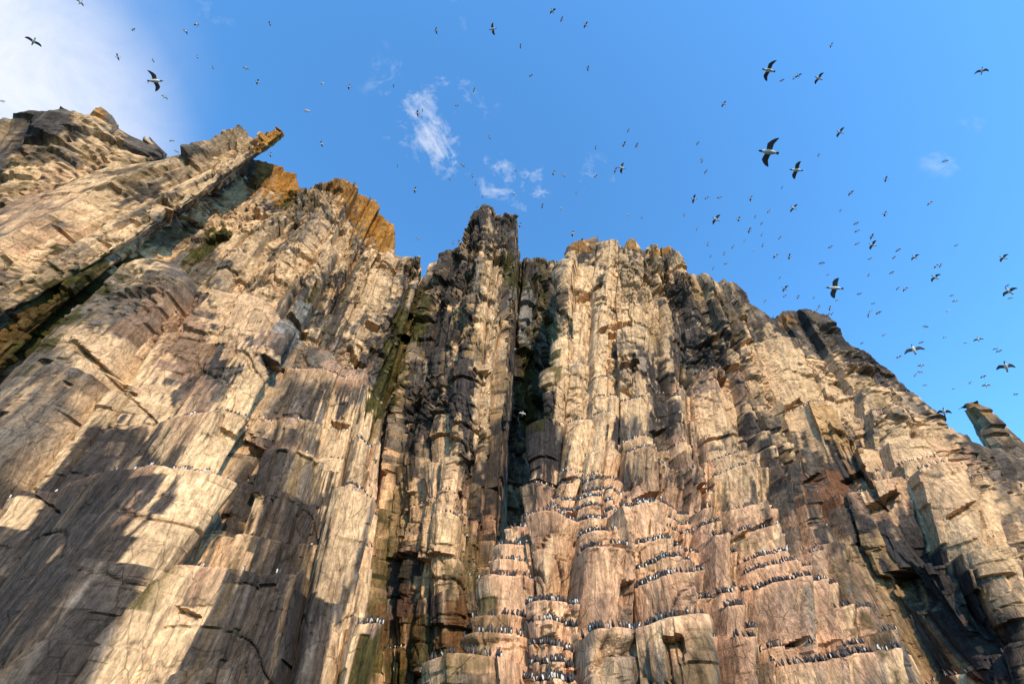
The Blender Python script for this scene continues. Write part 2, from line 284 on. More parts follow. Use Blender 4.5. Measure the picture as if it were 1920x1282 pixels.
# roofs: picture position of the lip, half width, height of the hollow below, depth in metres
ROOFS = [(525,690,30,24,1.6),(160,630,22,16,1.4),(25,735,32,26,2.2),(215,705,45,16,1.3),(318,385,24,34,2.2),(42,282,14,16,2.0),(1030,904,48,14,1.6),(1135,1108,11,62,1.1),
 (1205,936,34,20,1.4),(1175,706,20,14,1.3),(1260,1232,14,50,1.1),(862,925,10,12,1.4),(755,628,20,20,1.8),(500,850,16,70,2.6),(1690,1075,22,80,3.0),(1500,1198,14,50,1.4),
 (1640,948,40,22,1.8),(1520,895,30,18,1.4),(1165,618,26,12,1.2),(1235,540,18,24,1.4),(1060,975,18,10,1.0),(1330,905,26,16,1.2),(1420,985,36,14,1.2),(380,1165,30,14,.6),(250,748,60,5,.35),
 (90,940,70,5,.35),(260,1150,24,9,.7),(1275,1005,20,10,.9),(1240,800,22,14,1.0),(880,860,20,16,1.4),(830,760,18,20,1.3),(905,700,14,24,1.2),(1600,880,26,16,1.2),
 (1100,560,18,12,1.1),(1130,640,30,9,1.2),(1330,640,24,18,1.3),(1400,640,20,14,1.2),(1480,760,22,12,1.0),(1790,960,30,14,1.0),(640,780,18,10,1.0),(700,610,14,18,1.2),(560,600,22,14,1.2),(950,790,12,60,1.6)]
# ---------------------------------------------------------------- the rock sheets
LIPS = []        # every place a bird could stand
def build_sheet(name, label, guides, rim, seed, W=(7.0, 2.2, 0.62), brk=(4.0, 0.5), rough=1.0, q=0.85, dens=1.0, rimjag=0.4, zmin=-1.5, slats=None,
                tone=1.0, guano=0.5, back=7.0, amp=1.0, fineamp=1.0, pieces=300, small_brk=1.3, blocky=.6, part='rock_column', lean=0.0):
    r = np.random.default_rng(seed)
    # 1. guide lines -> plan position as a function of height
    G = []
    for g in guides:
        P = np.array([at(*p) for p in g]); o = np.argsort(P[:, 2]); P = P[o]
        d0 = (P[0, :2] - P[1, :2]) / max(P[1, 2] - P[0, 2], .5); d1 = (P[-1, :2] - P[-2, :2]) / max(P[-1, 2] - P[-2, 2], .5)
        lo = np.array([[*(P[0, :2] + d0 * 0.6 * (P[0, 2] - zmin)), zmin]]) if P[0, 2] > zmin else None
        hi = np.array([[*(P[-1, :2] + d1 * 0.3 * 30), P[-1, 2] + 30]])
        P = np.vstack([P, hi] if lo is None else [lo, P, hi]); G.append(P)
    ztop = max(P[-2, 2] for P in G) + 4
    # rows of heights: about one row per rendered pixel
    dmin = np.median([np.median(np.linalg.norm(P[:-1, :2], axis=1)) for P in G])
    zs = [zmin]
    while zs[-1] < ztop:
        z = zs[-1]; d = np.interp(z, [p[2] for p in G[len(G)//2]], [np.linalg.norm(p[:2]) for p in G[len(G)//2]])
        zs.append(z + max(0.055, (d * d + z * z) / (427 * d)) * 1.02 / dens)
    Z = np.array(zs); nz = len(Z)
    gx = np.array([np.interp(Z, P[:, 2], P[:, 0]) for P in G]); gy = np.array([np.interp(Z, P[:, 2], P[:, 1]) for P in G])
    # smooth each guide in height
    k = np.hanning(max(5, nz // 18 * 2 + 1)); k /= k.sum(); h = len(k) // 2
    def sm(A): return np.array([np.convolve(np.pad(a, h, mode='reflect', reflect_type='odd'), k, 'valid') for a in A])
    gx, gy = sm(gx), sm(gy)
    # 2. coordinate along the wall: arc length at mid height, vertices spaced by distance
    mid = nz // 3
    seg = np.hypot(np.diff(gx[:, mid]), np.diff(gy[:, mid])); s = np.concatenate([[0], np.cumsum(seg)])
    av = [0.0]; dg = np.hypot(gx[:, mid], gy[:, mid])
    # seen length of the wall per metre, so that folded-back sides do not eat vertices
    while av[-1] < s[-1]:
        d = np.interp(av[-1], s, dg); i = min(np.searchsorted(s, av[-1], side='right') - 1, len(s) - 2)
        t = np.array([gx[i+1, mid] - gx[i, mid], gy[i+1, mid] - gy[i, mid]]); c = np.array([gx[i, mid], gy[i, mid]])
        f = abs(t[0] * c[1] - t[1] * c[0]) / (np.hypot(*t) * np.hypot(*c) + 1e-6); f = max(f, 0.35)
        av.append(av[-1] + max(0.07, d * 1.22 / 427 / f * 0.95) / dens)
    A = np.array(av); na = len(A)
    MX = np.array([np.interp(A, s, gx[:, j]) for j in range(nz)]).T; MY = np.array([np.interp(A, s, gy[:, j]) for j in range(nz)]).T
    step = np.median(np.diff(A)); kw = max(3, int(1.2 / step) * 2 + 1); kk = np.hanning(kw + 2)[1:-1]; kk /= kk.sum(); hh = kw // 2
    MX = np.array([np.convolve(np.pad(MX[:, j], hh, mode='reflect', reflect_type='odd'), kk, 'valid') for j in range(nz)]).T
    MY = np.array([np.convolve(np.pad(MY[:, j], hh, mode='reflect', reflect_type='odd'), kk, 'valid') for j in range(nz)]).T
    # outward normal in plan
    tx = np.gradient(MX, axis=0); ty = np.gradient(MY, axis=0); ln = np.hypot(tx, ty) + 1e-9
    nx, ny = ty / ln, -tx / ln
    sgn = np.sign(np.median(nx * MX + ny * MY)); nx, ny = -sgn * nx, -sgn * ny
    AA, ZZ = np.meshgrid(A, Z, indexing='ij')
    M3 = np.stack([MX, MY, ZZ], -1); PXX, PYY = project(M3)
    # 3. rim height for every vertex column
    rimx = np.array([p[0] for p in rim], float); rimy = np.array([p[1] for p in rim], float)
    jag = (fbm(A / 1.6, A * 0 + seed, 3, 1) - .5) * 1.2
    above = PYY < np.interp(PXX, rimx, rimy)
    first = np.where(above.any(1), above.argmax(1), nz - 1)
    zr = Z[first]
    # 4. columns (wider where the wall is farther off)
    A_m = A; ddA = np.hypot(MX[:, mid], MY[:, mid]); fac = np.minimum(1, (46 / ddA)) ** .8
    A = np.concatenate([[0], np.cumsum(np.diff(A) * (fac[1:] + fac[:-1]) / 2)]); AA = A[:, None] + 0 * ZZ
    def columns(w, sd, jit=.35):
        n = int((s[-1] + 30) / w) + 4; b = np.cumsum(w * np.exp(np.random.default_rng(sd).normal(0, jit, n))) - 12; return b
    warp = (fbm(AA / 9, ZZ / 14, 2, 2) - .5) * 1.6 + (fbm(AA / 2, ZZ / 5, 2, 4) - .5) * 0.14
    b1, b2, b3 = columns(W[0], seed + 1), columns(W[1], seed + 2, .6), columns(W[2], seed + 3, .5)
    def loc(b, X):
        i = np.clip(np.searchsorted(b, X, side='right') - 1, 0, len(b) - 2); return i, (X - b[i]) / (b[i+1] - b[i]), b[i+1] - b[i]
    c1, s1, w1 = loc(b1, AA + warp * 1.2 + lean * ZZ); c2, s2, w2 = loc(b2, AA + warp + lean * ZZ)
    c3, s3, w3 = loc(b3, AA + warp * 0.9 + lean * ZZ)
    # rim gets a step per column
    cr2 = c2[np.arange(na), first]; zr = zr + (hsh(cr2, cr2 * 0 + 3, 5) - .62) * 1.2 * rimjag
    pz = np.pad(zr, 4, mode='edge'); zr = np.median([pz[i_:i_ + na] for i_ in range(9)], axis=0) + jag * rimjag * .35
    # 5. breaks (ledges) per column
    segid = np.zeros((na, nz), int); zlo = np.zeros((na, nz)); zhi = np.zeros((na, nz)); traced = np.zeros((na, nz))
    tr = [(np.array([p[0] for p in l[0]], float), np.array([p[1] for p in l[0]], float)) for l in LEDGES]
    acent = A[:, None] + 0 * ZZ
    for c in np.unique(c2):
        m = c2 == c; rows = np.where(m.any(1))[0]; ic = int(np.median(rows))
        path_x, path_y = PXX[ic], PYY[ic]; zb = []
        for (lx, ly) in tr:
            dd = path_y - np.interp(path_x, lx, ly); ok = (path_x > lx[0] - 14) & (path_x < lx[-1] + 14) & (np.abs(dd) < 60)
            sc_ = np.where((dd[:-1] > 0) & (dd[1:] <= 0) & ok[:-1])[0]
            for j in sc_: zb.append(Z[j])
        zt = sorted(zb); zz = zmin - r.random() * 3; rb = []
        while zz < ztop + 6:
            zz += brk[0] * np.exp(r.normal(0, brk[1])) * (0.6 if r.random() < .2 else 1); rb.append(zz)
        allb = [(z_, 1) for z_ in zt] + [(z_, 0) for z_ in rb if all(abs(z_ - t_) > 1.3 for t_ in zt)]
        allb = sorted(allb); keep = []
        for bz in allb:
            if keep and bz[0] - keep[-1][0] < 0.7:
                if bz[1] > keep[-1][1]: keep[-1] = bz
                continue
            keep.append(bz)
        B = np.array([zmin - 6] + [k_[0] for k_ in keep] + [ztop + 20]); TB = np.array([0] + [k_[1] for k_ in keep] + [0])
        zc = ZZ[m] + (AA[m] - A[ic]) * r.normal(0, .35) * (0.3 if len(zt) else 1) + (vn(AA[m] * 1.3, ZZ[m] * 0.4, 3) - .5) * 0.22
        i = np.clip(np.searchsorted(B, zc, side='right') - 1, 0, len(B) - 2)
        segid[m] = i; zlo[m] = B[i] + (ZZ[m] - zc); zhi[m] = B[i + 1] + (ZZ[m] - zc); traced[m] = TB[i + 1]
    # vertical fronts between ledges: use the wall position part way down the segment
    zq = zlo * .5 + np.minimum(zhi, zlo + 9) * .5
    D = np.zeros((na, nz))
    # depth of macro wall along its normal relative to this height
    def macro_at(zv):
        j = np.clip(np.searchsorted(Z, zv), 0, nz - 1); ii = np.arange(na)[:, None]
        return MX[ii, j], MY[ii, j]
    qx, qy = macro_at(zq); back_off = nx * (qx - MX) + ny * (qy - MY)
    D += np.clip(back_off * q, -2.2, 2.2)
    hf = smooth(20, 48, ZZ)                      # the upper cliff is more broken and less columnar
    cal = np.ones((na, nz))                      # clean unbroken faces
    for (ox, oy, rx_, ry_) in CLEAN:
        cal = np.minimum(cal, .18 + .82 * smooth(.75, 1.15, np.hypot((PXX - ox) / rx_, (PYY - oy) / ry_) + (fbm(AA / 2, ZZ / 2, 2, 3) - .5) * .4))
    # prism profiles
    h1a, h1b = hsh(c1, c1 * 0, 0), hsh(c1, c1 * 0 + 1, 1)
    D += amp * ((h1a - .5) * 2.2 + (.55 - np.abs(s1 - .3 - .4 * h1b) * 1.9) * np.minimum(w1, 6) * .28)
    g2 = hsh(c2, segid, 2); g2b = hsh(c2, segid, 3); g2c = hsh(c2, c2 * 0 + 9, 4)
    D += amp * ((g2 - .5) * .75 + (g2c - .5) * 1.5 + ((s2 - .5) * (g2b - .5) * np.minimum(w2, 3.5) * .7 - np.abs(s2 - .25 - .5 * g2c) * np.minimum(w2, 3) * .50) * (1 - .5 * hf))
    # joints between columns
    e2 = np.minimum(s2, 1 - s2) * w2
    stp = np.gradient(A)[:, None]; stz = np.gradient(Z)[None, :]
    D -= amp * 1.1 * (1 - .75 * hf) * (.4 + .6 * cal) * np.exp(-(e2 / np.maximum(.11, stp * .75)) ** 2) * (hsh(c2 + (s2 > .5), segid, 6) > .35)
    # small blocks
    hb = small_brk; z3 = ZZ + hsh(c3, c3 * 0 + 5, 7) * hb + (fbm(AA / 3, ZZ / 3, 2, 6) - .5) * 1.2
    k3 = np.floor(z3 / hb / (.7 + 5.5 * hsh(c3, c3 * 0 + 8, 1) ** 2)).astype(int)
    rgh = cal * (rough if slats is None else rough * (1 + 1.0 * smooth(slats[0], slats[1], PXX))) * (1 - .45 * hf) * (.35 + 1.1 * smooth(.35, .7, fbm(AA / 7, ZZ / 9, 2, 5)))
    D += rgh * ((hsh(c3, k3, 2) - .5) * .55 + (s3 - .5) * (hsh(c3, k3, 3) - .5) * .45)
    e3 = np.minimum(s3, 1 - s3) * w3; D -= rgh * .28 * np.exp(-(e3 / np.maximum(.06, stp * .6)) ** 2) * (hsh(c3 + (s3 > .5), k3 // 2, 4) > .4)
    # irregular broken blocks where the face is weathered
    wr = cal * np.clip(blocky * (.25 + 1.3 * smooth(.38, .62, fbm(AA / 8, ZZ / 10, 3, 1))) * (.45 + 1.3 * hf), 0, 2.2)
    wxx = AA + (fbm(AA / 4, ZZ / 4, 2, 2) - .5) * 1.6 + ZZ * .08; wzz = ZZ + (fbm(AA / 4, ZZ / 4, 2, 5) - .5) * 1.6
    p1, p2, e1, o1, o2 = worley(wxx / 2.4, wzz / 3.6, 1); D += wr * ((p1 - .5) * 1.35 + o2 * (p2 - .3) * .9 + o1 * (p1 - .5) * .8 - .6 * np.exp(-(e1 / .05) ** 2))
    r1, r2, e2_, o3, o4 = worley(wxx / .8 + 31, wzz / 1.1 + 17, 4); D += wr * ((r1 - .5) * .32 + o4 * .16 - .2 * np.exp(-(e2_ / .08) ** 2))
    # missing blocks: a few deep notches with flat roofs
    D -= np.where((hsh(c3 // 2, k3 // 2, 5) > .955), .7 * rgh, 0) * (hsh(c2, segid, 7) > .4)
    # cracks crossing the fronts
    cr = np.abs(vn(AA * .22 + ZZ * .10, ZZ * .33 - AA * .05, 6) - .5); D -= fineamp * .30 * np.exp(-(cr / .010) ** 2) * smooth(.46, .6, fbm(AA * .3, ZZ * .3, 2, 2))
    D += fineamp * (fbm(AA * 4.2, ZZ * .14, 2, 6) - .5) * .16
    D += fineamp * ((fbm(AA * 1.1, ZZ * .35, 4, 3) - .5) * .30 + (fbm(AA * 3.1, ZZ * 1.6, 3, 5) - .5) * .13 * rough)
    # open joints under and over some ledges; a lip under the ledges with birds
    D -= .75 * amp * (1 - traced) * (hsh(c2, segid, 0) > .45) * np.exp(-((zhi - ZZ) / np.maximum(.16, stz * .8)) ** 2)
    D += traced * .35 * np.exp(-np.clip(zhi - ZZ, 0, 9) / .9) - traced * 0
    # round the tops of the fronts a little
    D -= np.exp(-np.clip(zhi - ZZ, 0, 3) / .10) * .10 * amp
    D += amp * .55 * (hsh(c2, segid, 5) > .80) * (1 - traced)
    # overhanging roofs and cavities seen in the cliff
    VPX, VPY = 930., -100.
    for (ox, oy, hw, hh_, dep) in ROOFS:
        ux, uy = VPX - ox, VPY - oy; ul = math.hypot(ux, uy); ux, uy = ux / ul, uy / ul
        al = (PXX - ox) * ux + (PYY - oy) * uy; ac = -(PXX - ox) * uy + (PYY - oy) * ux + (vn(AA * 1.5, ZZ * 1.5, 2) - .5) * hw * .5
        t = -al / hh_; m_ = (t > 0) & (t < 1) & (np.abs(ac) < hw * (1 - .3 * t))
        D -= np.where(m_, dep * (1 - t) ** .6, 0)
        m_ = (t <= 0) & (t > -.7) & (np.abs(ac) < hw); D += np.where(m_, dep * .22 * (1 + t / .7), 0)
    dh = np.hypot(MX, MY); facing = np.clip(-(nx * MX + ny * MY) / dh, -1, 1)
    D = np.where(D > 0, D * (.06 + .94 * smooth(.10, .45, facing)), D * (.3 + .7 * smooth(.10, .45, facing)))
    D *= .45 + .55 * smooth(.2, 3.0, zr[:, None] - ZZ)
    # 6. fold over at the rim
    over = ZZ - zr[:, None]; rimc = over > 0
    Zf = np.where(rimc, zr[:, None] + np.minimum(over * .12, .7), ZZ)
    jr = np.clip(np.searchsorted(Z, zr), 0, nz - 1)
    bx = MX[np.arange(na), jr][:, None]; by = MY[np.arange(na), jr][:, None]
    fold = np.minimum(np.maximum(over, 0) * 1.6, back)
    X = np.where(rimc, bx, MX) + nx * (D - np.where(rimc, fold, 0)); Y = np.where(rimc, by, MY) + ny * (D - np.where(rimc, fold, 0))
    top_round = np.exp(-np.clip(-over, 0, 4) / .5) * .5 * rimjag; X -= nx * np.where(rimc, 0, top_round); Y -= ny * np.where(rimc, 0, top_round)
    # 7. colour of the rock itself, plus the painted light and shade
    V = np.stack([X, Y, Zf], -1)
    px, py = project(V)
    blk = hsh(c2, segid, 4); blk3 = hsh(c3, k3, 6)
    base = np.array([.135, .088, .045]); base2 = np.array([.22, .138, .066]); base3 = np.array([.058, .043, .030])
    C = base + (base2 - base) * smooth(.3, .8, blk)[..., None]; C = lerp(C, base3, (smooth(.5, .9, hsh(c2, segid, 1)) * .8)[..., None])
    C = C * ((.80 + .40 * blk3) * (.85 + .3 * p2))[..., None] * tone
    st = fbm(AA * 3.4, ZZ * .22, 4, 2, .62); st2 = fbm(AA * .8, ZZ * .10, 3, 4); big = fbm(AA / 6, ZZ / 9, 3, 7)
    st = lerp(st, fbm(AA * 1.2, ZZ * .7, 4, 2), hf * .75)
    below = np.clip(zhi - ZZ, 0, 40)
    run = np.exp(-below / (1.2 + 3.5 * st2 ** 2 * 2)) 
    gm = smooth(.46, .575, .30 * st + .26 * st2 + .24 * big + .20 * blk + (guano - .5) * .55 + run * .26 - .075)
    C = lerp(C, PAL[CREAM] * (.8 + .35 * blk3)[..., None], (gm * .92)[..., None])
    dk = smooth(.55, .62, .62 * hsh(c2, segid, 7) + .22 * big + .20 * st + .12 * (1 - run)) * .85
    C = lerp(C, PAL[DARK] * (.9 + .7 * blk3)[..., None], (dk * (.55 + .45 * (1 - gm)))[..., None])
    gs = smooth(.50, .60, .6 * fbm(AA * 2.1 + 50, ZZ * lerp(.10, .4, hf), 4, 7, .6) + .4 * fbm(AA / 3 + 9, ZZ / 5, 2, 3)) * .75
    C = lerp(C, np.array([.105, .088, .072]) * (.8 + .5 * blk3)[..., None], gs[..., None])
    # pink droppings on the treads
    tread = np.exp(-np.clip(ZZ - zlo, 0, 9) / .35) + np.exp(-below / .45) * .8
    wx = (fbm(AA * .5, ZZ * .3, 3, 1) - .5) * 90; wy = (fbm(AA * .5, ZZ * .3, 3, 3) - .5) * 90
    kid = np.unique((c3 * 997 + k3).ravel(), return_inverse=True)[1].ravel(); kn = np.bincount(kid)
    pqx = lerp(px, (np.bincount(kid, px.ravel()) / kn)[kid].reshape(px.shape), .6); pqy = lerp(py, (np.bincount(kid, py.ravel()) / kn)[kid].reshape(px.shape), .5)
    for (ox, oy, la, lw, kind, kst) in STAINS_AND_SHADING:
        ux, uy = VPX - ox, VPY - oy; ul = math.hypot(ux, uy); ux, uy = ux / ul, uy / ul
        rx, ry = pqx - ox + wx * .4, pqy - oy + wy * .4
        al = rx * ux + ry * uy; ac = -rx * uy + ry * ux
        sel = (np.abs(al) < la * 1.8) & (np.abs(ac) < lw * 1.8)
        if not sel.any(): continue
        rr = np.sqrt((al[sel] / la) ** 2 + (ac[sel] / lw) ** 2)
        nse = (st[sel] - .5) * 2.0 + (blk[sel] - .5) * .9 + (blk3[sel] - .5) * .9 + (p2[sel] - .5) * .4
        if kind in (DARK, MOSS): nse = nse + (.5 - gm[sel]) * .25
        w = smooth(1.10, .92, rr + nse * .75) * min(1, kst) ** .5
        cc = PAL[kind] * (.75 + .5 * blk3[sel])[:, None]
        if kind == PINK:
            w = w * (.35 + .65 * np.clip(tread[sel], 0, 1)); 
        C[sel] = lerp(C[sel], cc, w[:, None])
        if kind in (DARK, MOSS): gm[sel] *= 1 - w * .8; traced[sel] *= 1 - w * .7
    # general ruddy staining of treads near the bird rows
    tp = np.clip(tread, 0, 1) * smooth(.3, .6, big + guano * .2) * traced * .6
    C = lerp(C, PAL[PINK], tp[..., None])
    C = lerp(C, PAL[CREAM] * 1.05, (smooth(.62, .75, fbm(AA * 3, ZZ * .12, 3, 6)) * .35 * (gm * .5 + .3))[..., None])
    C = np.clip(C, .01, .8)
    # 8. faces, cut into the separate columns and blocks
    ok = (np.maximum(over, 0) * 1.6 < back + 2)
    I = np.arange(na * nz).reshape(na, nz)
    q4 = np.stack([I[:-1, :-1], I[1:, :-1], I[1:, 1:], I[:-1, 1:]], -1)
    fm = ok[:-1, :-1] & ok[1:, :-1] & ok[1:, 1:] & ok[:-1, 1:]
    if sgn * 1 > 0: q4 = q4[..., ::-1]
    pid = (c2 * 1000 + segid)[:-1, :-1]
    fpx, fpy = px[:-1, :-1], py[:-1, :-1]
    inv = (fpx > -20) & (fpx < 1940) & (fpy > -20) & (fpy < 1300)
    Q = q4[fm]; PI_ = pid[fm]; IN = inv[fm]
    Vf = V.reshape(-1, 3); Cf = C.reshape(-1, 3)
    u, invx, cnt = np.unique(PI_, return_inverse=True, return_counts=True)
    vis = np.bincount(invx, weights=IN.astype(float), minlength=len(u))
    order = np.argsort(-vis); take = [o for o in order[:pieces] if vis[o] > 120]
    root = bpy.data.objects.new(name, None); COL.objects.link(root)
    root['kind'] = 'structure'; root['label'] = label
    sort = np.argsort(invx, kind='stable'); starts = np.concatenate([[0], np.cumsum(cnt)])
    taken = np.zeros(len(u), bool); taken[take] = True
    def emit(nm, faces):
        vi, ix = np.unique(faces, return_inverse=True)
        return obj_from(nm, Vf[vi], ix.reshape(faces.shape), ROCK, root, Cf[vi])
    for o in take: emit(part, Q[sort[starts[o]:starts[o+1]]])
    rest = Q[~taken[invx]]
    if len(rest):
        ob = emit('fractured_rock', rest); ob['kind'] = 'stuff'
    # 9. where birds can stand
    chg = (segid[:, 1:] != segid[:, :-1]) & (c2[:, 1:] == c2[:, :-1]) & (~rimc[:, 1:])
    ia, iz = np.where(chg)
    a0 = V[ia, iz]; a1 = V[ia, iz + 1]
    setback = (a1[:, 0] - a0[:, 0]) * -nx[ia, iz] + (a1[:, 1] - a0[:, 1]) * -ny[ia, iz]
    okk = (setback > 0.12) | (traced[ia, iz] > .5)
    LIPS.append((a0[okk], a1[okk], np.stack([nx[ia, iz], ny[ia, iz]], -1)[okk], traced[ia, iz][okk]))
    # rim tops as well
    print(name, 'grid', na, nz, 'faces', len(Q), 'pieces', len(take), 'of', len(u), 'zr', round(zr.min(), 1), round(zr.max(), 1), 't', round(time.time() - T0, 1))
    return root

R_G = [
 [(902,1290,50),(934,1100,52),(998,975,54),(1018,900,56),(1042,750,58),(1070,650,59),(1076,560,60),(1076,478,62)],
 [(885,1300,27),(914,1140,29),(950,1050,31),(990,985,34),(1006,900,37),(1030,750,40),(1060,650,43),(1066,560,46),(1066,480,49)],
 [(1000,1290,25.5),(1010,1150,27),(1022,1050,29.5),(1036,960,33),(1046,900,36),(1062,750,39.5),(1080,650,42.5),(1080,560,46),(1085,455,49)],
 [(1110,1290,26),(1110,1150,28),(1105,1050,30.5),(1100,960,34),(1100,900,37),(1105,780,40.5),(1108,650,44),(1112,560,47.5),(1120,462,51)],
 [(1190,1290,28.5),(1175,1150,30.5),(1160,1050,32.5),(1150,960,35),(1150,900,38.5),(1150,780,42),(1150,650,46),(1150,560,49.5),(1150,465,53)],
 [(1300,1290,28.5),(1280,1150,30.5),(1255,1050,33),(1235,980,36),(1225,900,40),(1215,800,43),(1205,650,46),(1195,550,51),(1185,455,55)],
 [(1430,1290,32),(1395,1150,34),(1365,1050,36.5),(1335,970,40),(1320,900,44),(1290,800,48),(1265,650,53),(1250,560,56),(1235,462,59)],
 [(1560,1290,36),(1520,1150,38.5),(1480,1050,41),(1440,980,44),(1410,900,48),(1370,800,52),(1335,680,56),(1300,570,59),(1280,490,61)],
 [(1700,1290,40),(1650,1200,41.5),(1590,1100,44.5),(1550,1030,47.5),(1500,930,51),(1450,820,56),(1410,720,60),(1370,600,63),(1345,525,65)],
 [(1770,1290,53),(1715,1180,54.5),(1650,1060,57),(1600,980,59),(1550,880,62),(1505,790,66),(1470,700,68),(1435,620,70),(1400,555,72)],
 [(1860,1290,48),(1800,1180,50.5),(1740,1080,53),(1680,980,57),(1640,890,61),(1590,800,66),(1550,720,70),(1500,640,73),(1465,588,75)],
 [(1970,1290,47),(1900,1180,50.5),(1830,1060,55),(1780,960,60),(1710,860,66),(1655,780,71),(1605,710,75),(1572,650,78)],
 [(2130,1290,53),(2040,1150,58),(1950,1030,64),(1870,930,71),(1800,850,78),(1740,780,84),(1695,720,88),(1650,670,91)],
 [(2320,1290,64),(2200,1150,71),(2090,1030,79),(1990,930,88),(1910,860,95),(1850,805,101),(1790,760,105)],
 [(2480,1290,84),(2350,1150,94),(2220,1030,103),(2110,950,111),(2010,885,118),(1950,850,122),(1900,815,125)],
 [(2750,1290,110),(2620,1150,122),(2420,1030,134),(2270,960,142),(2140,920,148),(2060,880,152)],
]
R_RIM = [(1000,480),(1047,476),(1052,478),(1056,488),(1064,482),(1066,465),(1080,452),(1095,447),(1104,455),(1110,468),(1118,462),(1140,458),(1155,460),(1168,474),(1172,460),(1180,451),(1192,452),
 (1202,462),(1206,472),(1214,462),(1228,458),(1236,466),(1240,458),(1255,458),(1272,474),(1284,490),(1290,505),(1310,514),(1325,515),(1345,528),(1356,535),(1360,522),(1380,530),(1398,552),(1410,572),(1430,585),(1448,598),(1456,606),
 (1459,592),(1468,584),(1490,579),(1496,590),(1500,580),(1518,584),(1535,600),(1556,622),(1570,640),(1574,626),(1584,634),(1600,652),(1622,656),(1650,678),(1668,690),(1700,722),(1724,744),(1745,762),(1775,790),(1810,820),(1845,832),(1870,842),(1920,862),(2000,890),(2200,960),(2500,1000)]
C_G = [
 [(640,1290,56),(650,1100,57),(690,900,58),(700,760,58),(740,640,59),(770,560,59),(790,520,60)],
 [(700,1290,44),(700,1100,46),(722,900,48),(742,760,50),(785,620,51),(815,540,51),(838,480,52)],
 [(780,1290,42.5),(780,1100,41.5),(790,920,40),(800,860,44),(820,720,46),(850,600,47),(870,500,47.5),(885,402,48)],
 [(860,1290,41.5),(850,1100,40),(835,920,38.5),(860,850,41.5),(870,720,43),(890,600,44.5),(900,500,46),(910,393,47)],
 [(905,1290,43),(895,1100,41.5),(885,960,41),(900,850,41),(905,720,41.5),(920,600,44),(930,500,46),(932,404,47.5)],
 [(935,1290,46),(930,1100,45),(928,980,44),(935,850,43.5),(940,720,44),(948,600,45.5),(958,500,47),(968,402,48)],
 [(962,1290,66),(958,1100,66),(950,980,66),(955,850,66),(965,720,66),(970,600,66),(975,500,66),(978,450,66)],
]
C_RIM = [(600,560),(760,535),(790,524),(800,520),(816,490),(832,478),(845,466),(862,462),(866,448),(874,425),(880,402),(893,394),(908,390),(925,388),(932,402),(935,415),(946,402),(960,402),(969,403),(972,430),(970,460),(978,478),(1000,484)]
G_G = [[(880,1290,66),(900,1000,66),(935,760,65),(955,600,62),(968,487,60)],[(930,1290,70),(945,1000,69),(962,760,66),(978,600,62),(988,484,60)],
 [(975,1290,76),(985,1000,74),(995,760,70),(1004,600,64),(1012,484,61)],[(1030,1290,84),(1030,1000,84),(1035,760,80),(1038,600,72),(1042,488,66)],[(1080,1290,90),(1075,1000,90),(1070,760,90),(1066,600,88),(1062,488,84)]]
G_RIM = [(900,500),(966,494),(974,486),(985,482),(998,486),(1010,482),(1030,486),(1044,490),(1060,500),(1100,510)]
LA_G = [
 [(-640,1290,52),(-450,1130,53),(-280,970,55),(-120,830,57),(0,710,59),(80,630,60)],
 [(-420,1290,40),(-250,1130,41.5),(-90,970,43.5),(60,820,46),(170,710,48),(250,620,50),(330,520,52)],
 [(-240,1290,35.5),(-90,1130,37),(50,980,38.5),(180,840,40.5),(270,740,42),(340,650,44),(420,535,46)],
 [(-60,1290,32.5),(80,1130,33.7),(200,990,35),(300,870,36.5),(380,760,38.3),(440,660,40),(500,555,41.5)],
 [(130,1290,29.5),(245,1140,31),(345,1010,32.5),(412,900,34),(472,780,35.6),(520,680,37.3),(558,600,38.7)],
 [(165,1290,33),(290,1150,35),(397,1010,37),(465,880,39),(520,760,41),(560,680,42),(588,630,43)],
 [(330,1290,31.5),(405,1150,32.5),(480,1000,34),(530,870,35.5),(580,760,37),(615,690,38),(645,650,39)],
 [(480,1290,29.8),(525,1150,31.3),(575,1000,32.8),(612,880,34.3),(645,780,36),(668,700,37.5),(686,665,38)],
 [(632,1290,28.5),(652,1150,30),(672,1000,32),(690,880,34),(700,790,36),(706,735,37)],
 [(684,1290,29),(692,1150,31),(708,1000,33),(718,880,35),(724,765,37),(727,730,38)],
 [(668,1290,47),(682,1150,48),(695,1000,50),(704,880,51),(712,770,52),(716,730,53)],
]
LA_RIM = [(-300,800),(-60,745),(0,722),(60,702),(100,672),(160,628),(200,606),(240,570),(270,540),(300,515),(330,500),(345,510),(372,542),(440,548),(470,552),(492,562),(512,580),(528,604),(545,612),(562,618),(560,650),(590,654),(620,662),(640,684),(662,688),(688,690),(690,725),(705,748),(718,752),(724,762),(740,775)]
